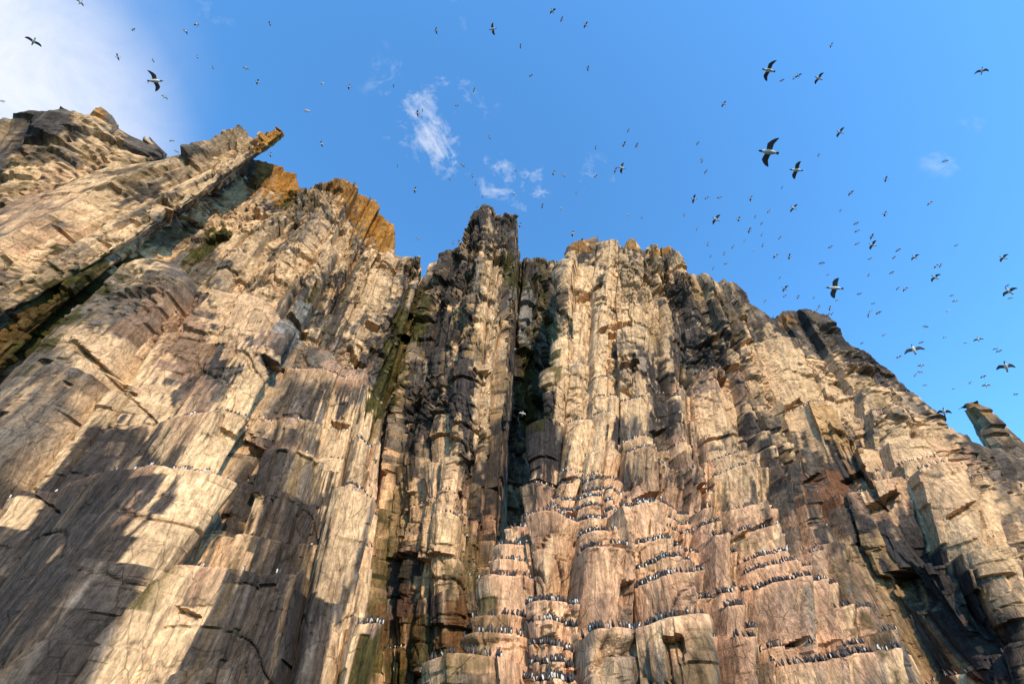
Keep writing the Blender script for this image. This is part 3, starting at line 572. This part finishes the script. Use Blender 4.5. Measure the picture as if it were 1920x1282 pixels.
LB_G = [
 [(-700,1150,56),(-400,900,57),(-150,700,58),(60,560,59),(230,430,60),(360,340,61),(480,270,62)],
 [(-300,930,54),(-120,760,55),(60,600,56),(200,480,57),(330,380,58),(450,300,59)],
 [(-60,800,56),(80,680,57),(220,560,58),(330,470,59),(415,400,60),(495,330,61),(550,290,62)],
 [(90,800,52),(225,650,53),(335,530,54),(425,440,56),(495,370,57),(556,318,58)],
 [(230,800,48),(350,650,49.5),(440,540,51),(515,450,53),(575,390,54),(612,340,56)],
 [(380,800,44.5),(480,650,46),(560,540,48),(610,460,50),(640,400,51.5),(670,340,53)],
 [(520,800,43),(580,670,44),(630,560,46),(670,470,48),(700,410,50),(722,375,51)],
 [(600,850,43),(640,720,44),(680,600,46),(710,510,48),(735,440,50),(748,405,51)],
 [(650,850,43.5),(690,720,44.5),(730,600,46.5),(770,510,48),(790,465,49)],
 [(690,850,44),(715,740,45),(750,640,46.5),(785,530,48),(805,470,49)],
 [(700,850,62),(722,740,62),(750,640,62),(780,530,62),(798,475,62)],
]
LB_RIM = [(300,330),(400,320),(440,300),(470,298),(500,304),(530,316),(556,320),(560,352),(575,358),(590,354),(612,345),(626,338),(645,339),(664,344),(672,360),(690,366),(704,378),(716,400),(722,412),(738,422),(741,440),(738,478),(752,484),(775,482),(790,474),(804,474),(800,500),(790,525)]
LC_G = [
 [(-150,500,80),(0,380,80),(150,330,80),(300,290,78),(420,255,75),(480,228,72)],
 [(-200,640,66),(0,455,64),(150,385,62),(270,325,60),(380,285,58),(480,236,56),(500,224,56)],
 [(-180,700,60),(0,540,58),(150,450,57),(280,385,56),(400,315,55),(500,248,54),(520,234,54)],
 [(-160,760,58),(0,592,57),(140,512,56),(270,436,55),(392,352,54),(440,315,54),(505,272,53),(532,246,53),(545,236,53)],
 [(-150,800,66),(0,618,66),(140,540,66),(270,462,65),(385,374,64),(440,322,63),(505,280,63),(538,255,63)],
]
LC_RIM = [(-200,420),(0,340),(60,345),(120,335),(200,318),(300,300),(340,286),(365,290),(400,272),(440,256),(466,248),(476,236),(486,234),(500,244),(510,240),(524,243),(532,252),(545,275),(600,300)]
LD_G = [
 [(-400,620,100),(-260,450,104),(-160,300,108),(-100,200,110)],
 [(-150,620,80),(-50,450,84),(30,320,88),(95,190,91)],
 [(-20,560,77),(60,420,80),(130,300,84),(190,190,87)],
 [(80,520,75),(140,410,78),(195,320,81),(242,240,84)],
 [(160,480,73),(220,390,76),(272,315,79),(312,270,81)],
 [(190,480,95),(250,390,96),(285,320,98),(318,275,98)],
]
LD_RIM = [(-300,300),(-100,235),(0,218),(50,206),(95,203),(118,198),(132,202),(145,212),(160,216),(175,206),(190,202),(205,210),(218,228),(234,256),(262,258),(272,268),(290,276),(303,286),(330,300)]
PI_G = [[(2060,1000,150),(1960,880,150),(1850,742,150)],[(2030,1000,138),(1930,880,138),(1822,745,138)],[(1990,1000,134),(1895,885,134),(1812,760,134)],[(1960,1000,148),(1870,890,148),(1808,770,148)]]
PI_G = PI_G[::-1]
PI_RIM = [(1780,790),(1812,770),(1816,758),(1830,757),(1845,764),(1860,775),(1880,790),(1920,830),(2000,900)]

build_sheet('cliff_right', 'long stepped sea cliff of jointed columns receding to the right, pale and ruddy with droppings', R_G, R_RIM, 11, W=(6.5,2.1,.62), amp=1.15, brk=(6,.8), rough=.9, blocky=.55, guano=.39, zmin=-1.5)
build_sheet('cliff_lower_left', 'near smooth slabs and columns at the lower left with dark bare rock faces', LA_G, LA_RIM, 23, W=(9,3.2,.8), brk=(15,.8), blocky=.3, rough=.65, slats=(380,470), guano=.43, amp=.95, fineamp=.7, q=.5)
build_sheet('cliff_upper_left', 'blocky weathered upper cliff with orange lichen on its towers', LB_G, LB_RIM, 31, W=(6,2.1,.6), amp=1.15, brk=(6,.8), rough=1.1, guano=.39, zmin=8, rimjag=.3, blocky=.5)
build_sheet('cliff_pillar', 'long leaning rock pillar whose tip juts against the sky', LC_G, LC_RIM, 47, W=(3.6,1.3,.5), amp=1.0, q=.4, brk=(8,.8), rough=1.1, blocky=.4, guano=.52, zmin=16, rimjag=.4, back=1.2)
build_sheet('cliff_summit', 'grey brown summit block at the upper left', LD_G, LD_RIM, 53, W=(6,2.0,.7), amp=.9, q=.5, brk=(7,.8), rough=.9, blocky=.45, guano=.42, zmin=22, rimjag=.3, back=4)
build_sheet('cliff_spire', 'dark recessed cliff rising to a twin topped spire in the middle', C_G, C_RIM, 61, W=(5,1.7,.5), brk=(5,.7), rough=1.0, guano=.36, tone=.9, rimjag=.45)
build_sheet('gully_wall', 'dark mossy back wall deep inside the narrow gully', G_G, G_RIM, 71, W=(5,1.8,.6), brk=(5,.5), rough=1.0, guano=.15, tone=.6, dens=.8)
build_sheet('pinnacle', 'separate rock pinnacle leaning at the far right skyline', PI_G, PI_RIM, 83, W=(7,3.0,1.2), brk=(5,.5), rough=1.2, blocky=.9, guano=.40, tone=1.0, zmin=30, rimjag=.3, back=2.5)

# sea at the foot of the cliff
def water_mat():
    m, nt, p = new_mat('cold_sea_water'); p.inputs['Base Color'].default_value = (.012, .03, .035, 1); p.inputs['Roughness'].default_value = .12
    n = nt.nodes.new('ShaderNodeTexNoise'); n.inputs['Scale'].default_value = .6; n.inputs['Detail'].default_value = 6
    g = nt.nodes.new('ShaderNodeNewGeometry'); nt.links.new(g.outputs['Position'], n.inputs['Vector'])
    b = nt.nodes.new('ShaderNodeBump'); b.inputs['Distance'].default_value = .5; nt.links.new(n.outputs['Fac'], b.inputs['Height']); nt.links.new(b.outputs[0], p.inputs['Normal'])
    return m
sea = obj_from('sea', [(-2500,-2500,-1),(2500,-2500,-1),(2500,2500,-1),(-2500,2500,-1)], [(0,1,2,3)], water_mat())
sea['kind'] = 'structure'; sea['label'] = 'calm dark sea at the foot of the cliff'

# ---------------------------------------------------------------- birds
def rings(centres, radii, n=8, flat=1.0):
    """a skin over rings: centres [(x,y,z)], radii [(ry, rz)] in the plane across the local x axis"""
    V, Fc = [], []
    for (c, (a, b)) in zip(centres, radii):
        for k in range(n):
            t = 2 * math.pi * k / n; V.append((c[0], c[1] + a * math.cos(t), c[2] + b * math.sin(t)))
    for i in range(len(centres) - 1):
        for k in range(n): Fc.append((i*n+k, i*n+(k+1) % n, (i+1)*n+(k+1) % n, (i+1)*n+k))
    return V, Fc
def mesh_of(name, V, Fc, mats, mi=None, sm=True):
    me = bpy.data.meshes.new(name); me.from_pydata([tuple(v) for v in V], [], Fc)
    for m in mats: me.materials.append(m)
    if mi is not None: me.polygons.foreach_set('material_index', mi)
    me.polygons.foreach_set('use_smooth', [sm] * len(me.polygons)); me.update(); return me
# flying bird, forward = +X, belly = -Z, wings along Y, span about 0.7 m
bc = [(-.19,0,.0),(-.16,0,.0),(-.09,0,-.005),(0,0,-.008),(.08,0,-.004),(.125,0,.0),(.155,0,.002)]
br = [(.004,.004),(.028,.024),(.052,.048),(.062,.056),(.052,.048),(.036,.034),(.028,.028)]
BV, BF = rings(bc, br, 10); BM = [0 if (np.mean([BV[i][2] for i in f]) > .012) else 1 for f in BF]
hc = [(.140,0,.002),(.165,0,.003),(.195,0,.004),(.222,0,.003),(.236,0,.0)]; hr = [(.026,.026),(.029,.029),(.029,.029),(.020,.020),(.009,.010)]
HV, HF = rings(hc, hr, 8)
LV, LF = rings([(.230,0,0),(.255,0,-.002),(.282,0,-.006)], [(.008,.010),(.005,.007),(.001,.001)], 6)
TV, TF = rings([(-.16,0,0),(-.20,0,0),(-.235,0,0),(-.245,0,0)], [(.020,.012),(.026,.007),(.030,.004),(.020,.002)], 8)
FV, FF = rings([(-.165,.014,-.012),(-.20,.020,-.014),(-.228,.030,-.012),(-.235,.034,-.012)], [(.005,.005),(.005,.004),(.013,.003),(.004,.002)], 6)
def wing(side, up, sweep, k=1.0):
    """a flight wing: shoulder, elbow, wrist, tip; chord tapering, with thickness"""
    st = [(.0, .050, .050, -.075), (.08, .052, .072, -.062), (.16, .040, .085, -.055), (.23, .012, .060, -.055), (.285, .0, .015, -.058), (.310, .0, -.035, -.060)]
    V, Fc = [], []
    for (y, th, le, te) in st:
        yy = .035 + y * k; z = math.sin(up) * y + (-.25 * y * y / .14 * abs(math.sin(up)) if up > 0 else 0) ; cy = .035 + y * k * math.cos(up)
        dx = -sweep * max(0, y - .15)
        t = .012 * (1 - y / .40) + .002
        V += [(le + dx + .01, side * cy, z), ((le * .4 + te * .6) + dx, side * cy, z + t), (te + dx, side * cy, z), ((le * .4 + te * .6) + dx, side * cy, z - t * .5)]
    n = len(st)
    for i in range(n - 1):
        for q in range(4):
            f = (i*4+q, i*4+(q+1) % 4, (i+1)*4+(q+1) % 4, (i+1)*4+q); Fc.append(f if side > 0 else f[::-1])
    Fc.append(((n-1)*4, (n-1)*4+1, (n-1)*4+2, (n-1)*4+3)); return V, Fc
POSES = [(0.35, .15), (0.05, .05), (-.30, .25), (.62, .35), (.12, .45)]
ME = dict(body=mesh_of('murre_body', BV, BF, [BLACK, WHITE], BM), head=mesh_of('murre_head', HV, HF, [BLACK]), bill=mesh_of('murre_bill', LV, LF, [BILL]),
          tail=mesh_of('murre_tail', TV, TF, [BLACK]), foot=mesh_of('murre_foot', FV, FF, [SKIN]))
ME['foot2'] = mesh_of('murre_foot', [(x, -y, z) for x, y, z in FV], [f[::-1] for f in FF], [SKIN])
WING = [[mesh_of('murre_wing', *wing(sd_, *p), [WINGB], sm=False) for sd_ in (1, -1)] for p in POSES]
def merged(pose, gull=False):
    V, Fc, M = [], [], []
    sets = [(BV, BF, BM), (HV, HF, [0]*len(HF)), (LV, LF, [0]*len(LF)), (TV, TF, [0]*len(TF))]
    for sd_ in (1, -1):
        wv, wf = wing(sd_, *POSES[pose]); sets.append((wv, wf, [2]*len(wf)))
    for v, f, m in sets:
        o = len(V); V += list(v); Fc += [tuple(i + o for i in q) for q in f]; M += list(m)
    if gull: return mesh_of('gull', V, Fc, [WHITE, WHITE, GREY], M)
    return mesh_of('flying_murre', V, Fc, [BLACK, WHITE, WINGB], M)
SMALL = [merged(i) for i in range(5)]; GULLM = [merged(i, True) for i in range(2)]
# x, y, wing span in picture pixels, angle of the wing line in the picture, [heading], [gull]
FLY = """151,5,14,-50 63,78,22,-45 250,56,9,40 348,59,12,-60 368,46,12,10 506,45,9,90 221,107,12,70 287,114,8,80 370,107,7,85 399,127,7,80 461,128,11,-10 483,154,12,60 604,157,9,20,g
291,152,34,-62,0 278,155,5,20,g 309,182,11,-50 575,208,13,0,g 603,270,12,80 507,290,11,60 322,264,9,0 331,284,8,-40 5,190,8,10 654,163,12,70 738,162,7,60 818,58,12,80 924,55,20,87 1036,21,14,20 1053,37,11,60
1098,47,13,45 976,87,9,80 995,142,9,20 1102,129,12,70 889,169,9,70 856,198,8,10 783,213,13,70 792,207,6,60 918,258,8,-60 868,310,10,-50 886,330,8,88 892,345,7,60 778,356,13,60 745,311,6,70 843,336,6,-60 905,368,6,60 894,388,6,20
964,363,8,40,g 1017,386,10,75 1053,391,8,50,g 967,321,6,80 1038,324,11,45 1057,329,9,-60 1178,245,8,60 1170,271,13,55 1194,272,11,62 1117,277,8,80 1166,315,20,65 1154,319,12,55 1117,330,9,40 1081,362,6,60 1178,403,7,30,g 1203,408,6,60,g
975,422,10,50 862,455,13,-80 784,448,8,-50 1074,438,14,60 1558,85,11,60 1441,132,34,58,168 1466,151,9,10 1489,146,9,60 1497,142,12,10 1535,147,21,55 1841,133,19,-20 1357,195,13,45 1575,248,18,58 1441,285,50,62,172
1493,319,31,70,175 1535,291,8,60 1308,269,8,50 1315,298,7,60 1316,303,7,70 1323,322,9,60 1772,302,10,0 1661,336,12,72 1595,362,12,55 1743,381,11,45 1301,373,16,75 1325,371,9,30 1349,370,10,5 1408,372,12,65 1466,352,6,50
1342,411,21,55 1385,411,12,65 1488,390,17,50 1441,396,8,60 1416,407,7,60 1428,419,7,40 1283,403,8,60 1576,395,6,70 1605,419,10,30 1659,401,13,70 1405,432,12,68 1428,440,7,60 1462,446,8,50 1396,451,7,60 1430,460,8,75 1414,469,6,30,g
1374,463,8,60 1327,458,9,85 1358,476,9,80 1332,481,7,60 1361,494,8,10 1337,503,7,60 1307,429,7,60 1454,480,12,40 1480,481,12,80 1557,463,9,20 1607,433,10,10 1607,457,9,30 1635,443,13,70 1636,459,18,55 1541,493,11,0 1631,485,8,20
1684,469,10,30 1676,483,8,55 1715,482,15,55 1793,460,7,30 1755,499,10,50 1763,498,9,60 1753,520,18,55 1881,483,17,50 1629,515,8,60 1672,511,9,40 1552,515,6,20 1462,521,6,60 1471,541,15,50 1565,540,38,84,176 1471,555,8,30 1496,557,10,60
1526,558,7,60 1611,551,9,20 1569,563,6,10 1683,541,8,60 1697,542,11,50 1637,569,7,10 1632,583,7,50 1628,591,9,60 1647,586,11,40 1556,578,10,80 1552,590,9,60 1560,588,8,60 1529,583,9,40 1434,565,8,30 1784,554,7,20 1791,564,10,20
1777,583,7,30,g 1892,546,23,48 1888,536,8,40 1894,559,8,20 1735,612,10,-30 1449,595,6,50 1713,655,30,18 1685,669,10,20 1727,642,9,30 1727,685,11,5 1725,697,9,0 1716,703,8,60 1734,722,7,10 1657,628,7,30 1616,643,7,40 1771,632,7,30
1810,643,6,20 1834,636,14,10 1866,654,8,20 1873,658,10,20 1886,687,30,12 1843,706,11,25 1819,717,7,60 1849,722,13,15 1904,739,9,25 1788,728,7,30,g 1770,772,24,-18 980,775,14,-5,g 1150,590,9,50,g 965,655,8,20,g 850,455,8,60 1535,575,9,70"""
flyers = []
for tok in FLY.split():
    p = tok.split(','); gull = p[-1] == 'g'; p = [float(q) for q in p if q != 'g']
    flyers.append((p[0], p[1], p[2], p[3], p[4] if len(p) > 4 else None, gull))
def region(x, y):
    if x < 330: r, top = 'above the grey summit', 210
    elif x < 600: r, top = 'above the leaning pillar tip', 240
    elif x < 830: r, top = 'above the orange lichen tower', 400
    elif x < 1010: r, top = 'above the twin topped spire', 395
    elif x < 1270: r, top = 'above the flat crest', 455
    elif x < 1390: r, top = 'above the upper right shoulder', 520
    elif x < 1480: r, top = 'left of the dark ridge knob', 590
    elif x < 1600: r, top = 'over the dark ridge knob', 590
    elif x < 1720: r, top = 'above the long right ridge', 670
    elif x < 1800: r, top = 'before the far right pinnacle', 760
    else: r, top = 'above the far right pinnacle', 760
    h = (top - y) / top
    b = 'high' if h > .62 else ('midway' if h > .3 else 'low')
    return b + ' ' + r
ORD = ['leftmost','second','third','fourth','fifth','sixth','seventh','eighth','ninth','tenth','eleventh','twelfth','thirteenth','fourteenth','fifteenth','sixteenth','seventeenth','eighteenth','nineteenth','twentieth'] + ['twenty-' + w for w in ('first','second','third','fourth','fifth','sixth','seventh','eighth','ninth')] + ['thirtieth'] + ['thirty-' + w for w in ('first','second','third','fourth','fifth','sixth','seventh','eighth','ninth')] + ['fortieth'] + ['forty-' + w for w in ('first','second','third','fourth','fifth','sixth','seventh','eighth','ninth')] + ['fiftieth'] + ['fifty-' + w for w in ('first','second','third','fourth','fifth','sixth','seventh','eighth','ninth')]
bykey = {}
for i, f in enumerate(flyers):
    bykey.setdefault((region(f[0], f[1]), f[5]), []).append(i)
lab = {}
for (r, g), ids in bykey.items():
    ids.sort(key=lambda i: flyers[i][0])
    for k, i in enumerate(ids):
        s_ = flyers[i][2]; kind = ('white gull' if g else ('large murre' if s_ > 28 else ('dark winged murre' if s_ > 13 else 'tiny distant murre')))
        place = '' if len(ids) == 1 else (', leftmost there' if k == 0 else (', rightmost there' if k == len(ids) - 1 else ', %s from left' % ORD[min(k, 19)]))
        lab[i] = kind + ' flying ' + r + place
rb = np.random.default_rng(5)
for i, (x, y, span, ang, head, gull) in enumerate(flyers):
    span = span * .88 if span > 13 else span * .84
    v = px_dir(x, y); k = F / np.linalg.norm(v); vd = v / np.linalg.norm(v)
    dist = .66 * F / span / k * .92 * 1.0
    dist = min(dist, 190)
    P = CAM + vd * dist
    rt = np.array([1, 0, 0]) - vd * vd[0]; rt /= np.linalg.norm(rt); up = np.cross(rt, vd); up = up if up[2] > 0 else -up
    # direction on the picture plane, including the stretch away from the middle
    def pic(a):
        e = 1.0; q = px_dir(x + math.cos(a) * e, y - math.sin(a) * e); q = q / np.linalg.norm(q) - vd; q -= vd * (q @ vd); return q / np.linalg.norm(q)
    wv = pic(math.radians(ang))
    hd = math.radians(head if head is not None else (ang + 100 + rb.normal(0, 8)))
    fw = pic(hd); upv = vd.copy()
    tilt = rb.normal(0, .22) if span < 28 else .12
    upv = upv + fw * tilt + wv * rb.normal(0, .2) * (span < 28); upv /= np.linalg.norm(upv)
    fw = fw - upv * (fw @ upv); fw /= np.linalg.norm(fw); lf = np.cross(upv, fw)
    sc = 1.0 if dist < 189 else 1.0
    Mx = Matrix(((fw[0]*sc, lf[0]*sc, upv[0]*sc, P[0]), (fw[1]*sc, lf[1]*sc, upv[1]*sc, P[1]), (fw[2]*sc, lf[2]*sc, upv[2]*sc, P[2]), (0, 0, 0, 1)))
    pose = int(rb.integers(0, 5)) if span < 28 else 4
    if abs(x - 1565) < 2: pose = 1
    if span >= 13 and not gull:
        root = bpy.data.objects.new('flying_murre', None); COL.objects.link(root); root.empty_display_size = .2
        for nm, me in (('body', ME['body']), ('head', ME['head']), ('tail', ME['tail']), ('wing', WING[pose][0]), ('wing', WING[pose][1])):
            o = bpy.data.objects.new(nm, me); COL.objects.link(o); o.parent = root
            if nm == 'head':
                b = bpy.data.objects.new('bill', ME['bill']); COL.objects.link(b); b.parent = o
        if span > 28:
            for me in (ME['foot'], ME['foot2']):
                o = bpy.data.objects.new('foot', me); COL.objects.link(o); o.parent = root
    else:
        root = bpy.data.objects.new('flying_gull' if gull else 'flying_murre', GULLM[pose % 2] if gull else SMALL[pose]); COL.objects.link(root)
    root.matrix_world = Mx
    root['label'] = lab[i]; root['category'] = 'gull' if gull else 'murre'
    root['group'] = 'white gulls in flight' if gull else 'murres circling in the air before the cliff'

# standing murre: upright, faces +X, belly white, feet at the origin, 0.43 m tall
def standing(bend=0.0, turn=0.0):
    cs = [(.00,.035),(-.01,.06),(-.008,.13),(.0,.20),(.006,.27),(.004,.32),(.012,.365),(.03,.395),(.045,.40)]
    rs = [(.02,.02),(.055,.05),(.075,.07),(.072,.068),(.052,.05),(.036,.036),(.034,.036),(.026,.024),(.01,.01)]
    n = 8; V, Fc, M = [], [], []
    for (cx_, cz_), (a, b) in zip(cs, rs):
        lean_ = bend * cz_ ** 1.5
        for k in range(n):
            t = 2 * math.pi * k / n; V.append((cx_ + lean_ + b * math.cos(t), a * math.sin(t), cz_))
    for i in range(len(cs) - 1):
        for k in range(n):
            Fc.append((i*n+k, i*n+(k+1) % n, (i+1)*n+(k+1) % n, (i+1)*n+k)); M.append(1 if (0 < i < 4 and k in (0, 7)) else 0)
    o = len(V); hx = .05 + bend * .25
    V += [(hx - .015, .010, .398), (hx - .015, -.010, .398), (hx - .015, 0, .375), (hx + .055, turn, .388)]
    Fc += [(o, o+3, o+1), (o+1, o+3, o+2), (o+2, o+3, o)]; M += [0, 0, 0]
    o = len(V); V += [(-.04, .03, .09), (-.04, -.03, .09), (-.085, .0, .015), (-.02, 0, .05)]; Fc += [(o, o+2, o+1), (o, o+3, o+2), (o+1, o+2, o+3)]; M += [0, 0, 0]
    for sy in (.022, -.022):
        o = len(V); V += [(-.03, sy - .008, .0), (.045, sy - .022, .0), (.045, sy + .022, .0), (-.03, sy + .008, .0), (-.005, sy, .05)]
        Fc += [(o, o+1, o+4), (o+1, o+2, o+4), (o+2, o+3, o+4), (o+3, o, o+4)]; M += [0] * 4
    return V, Fc, M
STV = [standing(b, t) for b, t in ((0, 0), (.25, .01), (-.12, -.01), (.5, .0))]
STM = [mesh_of('standing_murre', v, f, [BLACK, WHITE], m) for v, f, m in STV]
GUL = mesh_of('perched_gull', STV[3][0], STV[3][1], [WHITE, WHITE], STV[3][2])
A0 = np.vstack([l[0] for l in LIPS]); A1 = np.vstack([l[1] for l in LIPS]); NN = np.vstack([l[2] for l in LIPS]); TRC = np.concatenate([l[3] for l in LIPS])
LX, LY = project(A0)
cand = []
used = set()
def put(ix, row, inset):
    p = A0[ix].copy(); p[2] -= .01
    p[:2] -= NN[ix] * (0.02 + inset * .9)
    n = NN[ix]; face = math.atan2(n[1], n[0])
    out = rb.random() < .22
    yaw = face + (rb.normal(0, .6) if out else math.pi + rb.normal(0, .8))
    cand.append((p, yaw, int(rb.integers(0, 4)), row, .98 * (.90 + .2 * rb.random())))
for ri, (pts, sp, depth) in enumerate(LEDGES):
    px_ = np.array([p[0] for p in pts], float); py_ = np.array([p[1] for p in pts], float)
    near = np.where((LX > px_[0] - 20) & (LX < px_[-1] + 20) & (LY > py_.min() - 20) & (LY < py_.max() + 20))[0]
    if not len(near): continue
    for dd in range(depth):
        x = px_[0] + rb.random() * sp
        while x < px_[-1]:
            y = np.interp(x, px_, py_)
            d = np.hypot(LX[near] - x, (LY[near] - y) * .8); j = near[np.argmin(d)]
            if d.min() < 18 and (j, dd) not in used and rb.random() > .06:
                used.add((j, dd)); put(j, ri, .06 + .16 * dd + .1 * rb.random())
            x += sp * .42 * (.55 + .9 * rb.random())
# scattered birds on other ledges of the lower cliff
wgt = smooth(700, 1050, LY) * (LX > 700) + .25 * smooth(600, 900, LY)
wgt *= (LX > 0) & (LX < 1920) & (LY < 1290)
wgt *= np.where(np.hypot(LX - 1150, (LY - 1050)) < 300, 2.5, 1)
wgt *= ~((LX > 1620) & (LY > 1000) & (LX - 1620 < (LY - 850) * 1.2)) * .9 + .1
sc_ix = rb.choice(len(LX), size=2400, replace=False, p=wgt / wgt.sum())
for j in sc_ix: put(j, -1, .08 + .1 * rb.random())
up_ix = np.where((LY < 780) & (LX > 900) & (LX < 1900) & (LY > 480))[0]
for j in rb.choice(up_ix, size=min(1300, len(up_ix)), replace=False): put(j, -2, .1)
tr_ix = np.where((TRC > .5) & (LX > 0) & (LX < 1920) & (LY < 1290))[0]
for j in tr_ix[rb.random(len(tr_ix)) < .8]: put(j, -1, .05 + .35 * rb.random())
cz_ = np.where((LX > 930) & (LX < 1560) & (LY > 905) & (LY < 1290) & (LX < 1300 + (LY - 900) * 1.0))[0]
for j in cz_[rb.random(len(cz_)) < .36]: put(j, -1, .05 + .3 * rb.random())
# names for the rows
def ledge_region(x, y):
    if x < 460: return 'near left slabs'
    if x < 735: return 'sunlit left column'
    if x < 955 and y < 1140: return 'recessed central buttress'
    if x < 900: return 'mossy foot of the recess'
    if x < 1150 and y > 1120: return 'ruddy bottom mound'
    if x < 1165 and y > 1000: return 'steps beside the gully mouth'
    if x < 1260 and y > 890: return 'crowded central terraces'
    if x < 1400 and y > 1000: return 'ruddy central buttress'
    if x < 1560 and y > 1000: return 'pale right buttress'
    if y > 1120: return 'bottom right shoulder'
    if x < 1400: return 'upper grey columns'
    if x > 1620: return 'far right pale slabs'
    return 'middle right columns'
rows = {}
for ri, (pts, sp, dp) in enumerate(LEDGES):
    mx = np.mean([p[0] for p in pts]); my = np.mean([p[1] for p in pts]); rows.setdefault(ledge_region(mx, my), []).append((my, ri))
ORD2 = ['topmost'] + ORD[1:]
rowlab = {}
for r, ls in rows.items():
    ls.sort()
    for k, (my, ri) in enumerate(ls): rowlab[ri] = (('only' if len(ls) == 1 else ORD2[min(k, 19)]) + ' ledge of the ' + r, k)
pr = [project(c[0][None])for c in cand]
inside = [(0 < a[0][0] < 1920) and (0 < a[1][0] < 1282) for a in pr]
dist = np.array([np.linalg.norm(c[0] - CAM) if ins else 1e6 for c, ins in zip(cand, inside)])
rowd = {}
for ix, c in enumerate(cand):
    if c[3] >= 0 and inside[ix]: rowd.setdefault(c[3], []).append(ix)
single, ntot = {}, 0
for row, ids in sorted(rowd.items(), key=lambda t: np.mean(dist[t[1]])):
    if ntot + len(ids) > 300 or len(ids) > 58: continue
    ntot += len(ids); ids.sort(key=lambda i: pr[i][0][0])
    for k, i in enumerate(ids): single[i] = k
VS, FS, MS = [], [], []; off = 0
for ix in range(len(cand)):
    p, yaw, v, row, scl = cand[ix]
    if ix in single:
        o = bpy.data.objects.new('standing_murre', STM[v]); COL.objects.link(o)
        o.location = p; o.rotation_euler = (rb.normal(0, .12), rb.normal(0, .14), yaw); o.scale = (scl, scl, scl * rb.uniform(.78, 1.05))
        nm = rowlab[row][0]; k = single[ix]
        o['label'] = 'murre standing ' + ('leftmost' if k == 0 else ORD[k] + ' from left') + ' on the ' + nm
        o['category'] = 'murre'; o['group'] = 'murres standing in rows on the cliff ledges'
    else:
        a = np.array(STV[v][0]) * scl * np.array([1, 1, rb.uniform(.75, 1.05)]); a[:, 0] += a[:, 2] * rb.normal(0, .14); a[:, 1] += a[:, 2] * rb.normal(0, .12); c_, s_ = math.cos(yaw), math.sin(yaw)
        a = np.stack([a[:, 0] * c_ - a[:, 1] * s_, a[:, 0] * s_ + a[:, 1] * c_, a[:, 2]], -1) + p
        for f in STV[v][1]: FS.append(tuple(i + off for i in f))
        MS += STV[v][2]; VS.append(a); off += len(a)
me = mesh_of('murre_colony', np.vstack(VS), FS, [BLACK, WHITE], MS)
o = bpy.data.objects.new('murre_colony', me); COL.objects.link(o); o['kind'] = 'stuff'; o['category'] = 'murre colony'
o['label'] = 'dense rows of small murres packed on the farther cliff ledges'
for k, (gx_, gy_) in enumerate([(1430, 1017), (1484, 1018), (1543, 1041)]):
    d = np.hypot(LX - gx_, LY - gy_); j = int(np.argmin(d)); o = bpy.data.objects.new('perched_gull', GUL); COL.objects.link(o)
    o.location = A0[j] * .9 + A1[j] * .1; o.rotation_euler = (0, 0, k * 1.3 - 2); o.scale = (1.25,) * 3
    o['label'] = ['white gull resting on the pale right hand buttress, leftmost of three', 'white gull resting between two others on the pale right hand buttress', 'white gull resting at the right end of the murre row beside dark rock'][k]
    o['category'] = 'gull'; o['group'] = 'white gulls resting among the murres'
print('birds', len(flyers), len(cand))
print('total time', time.time() - T0)
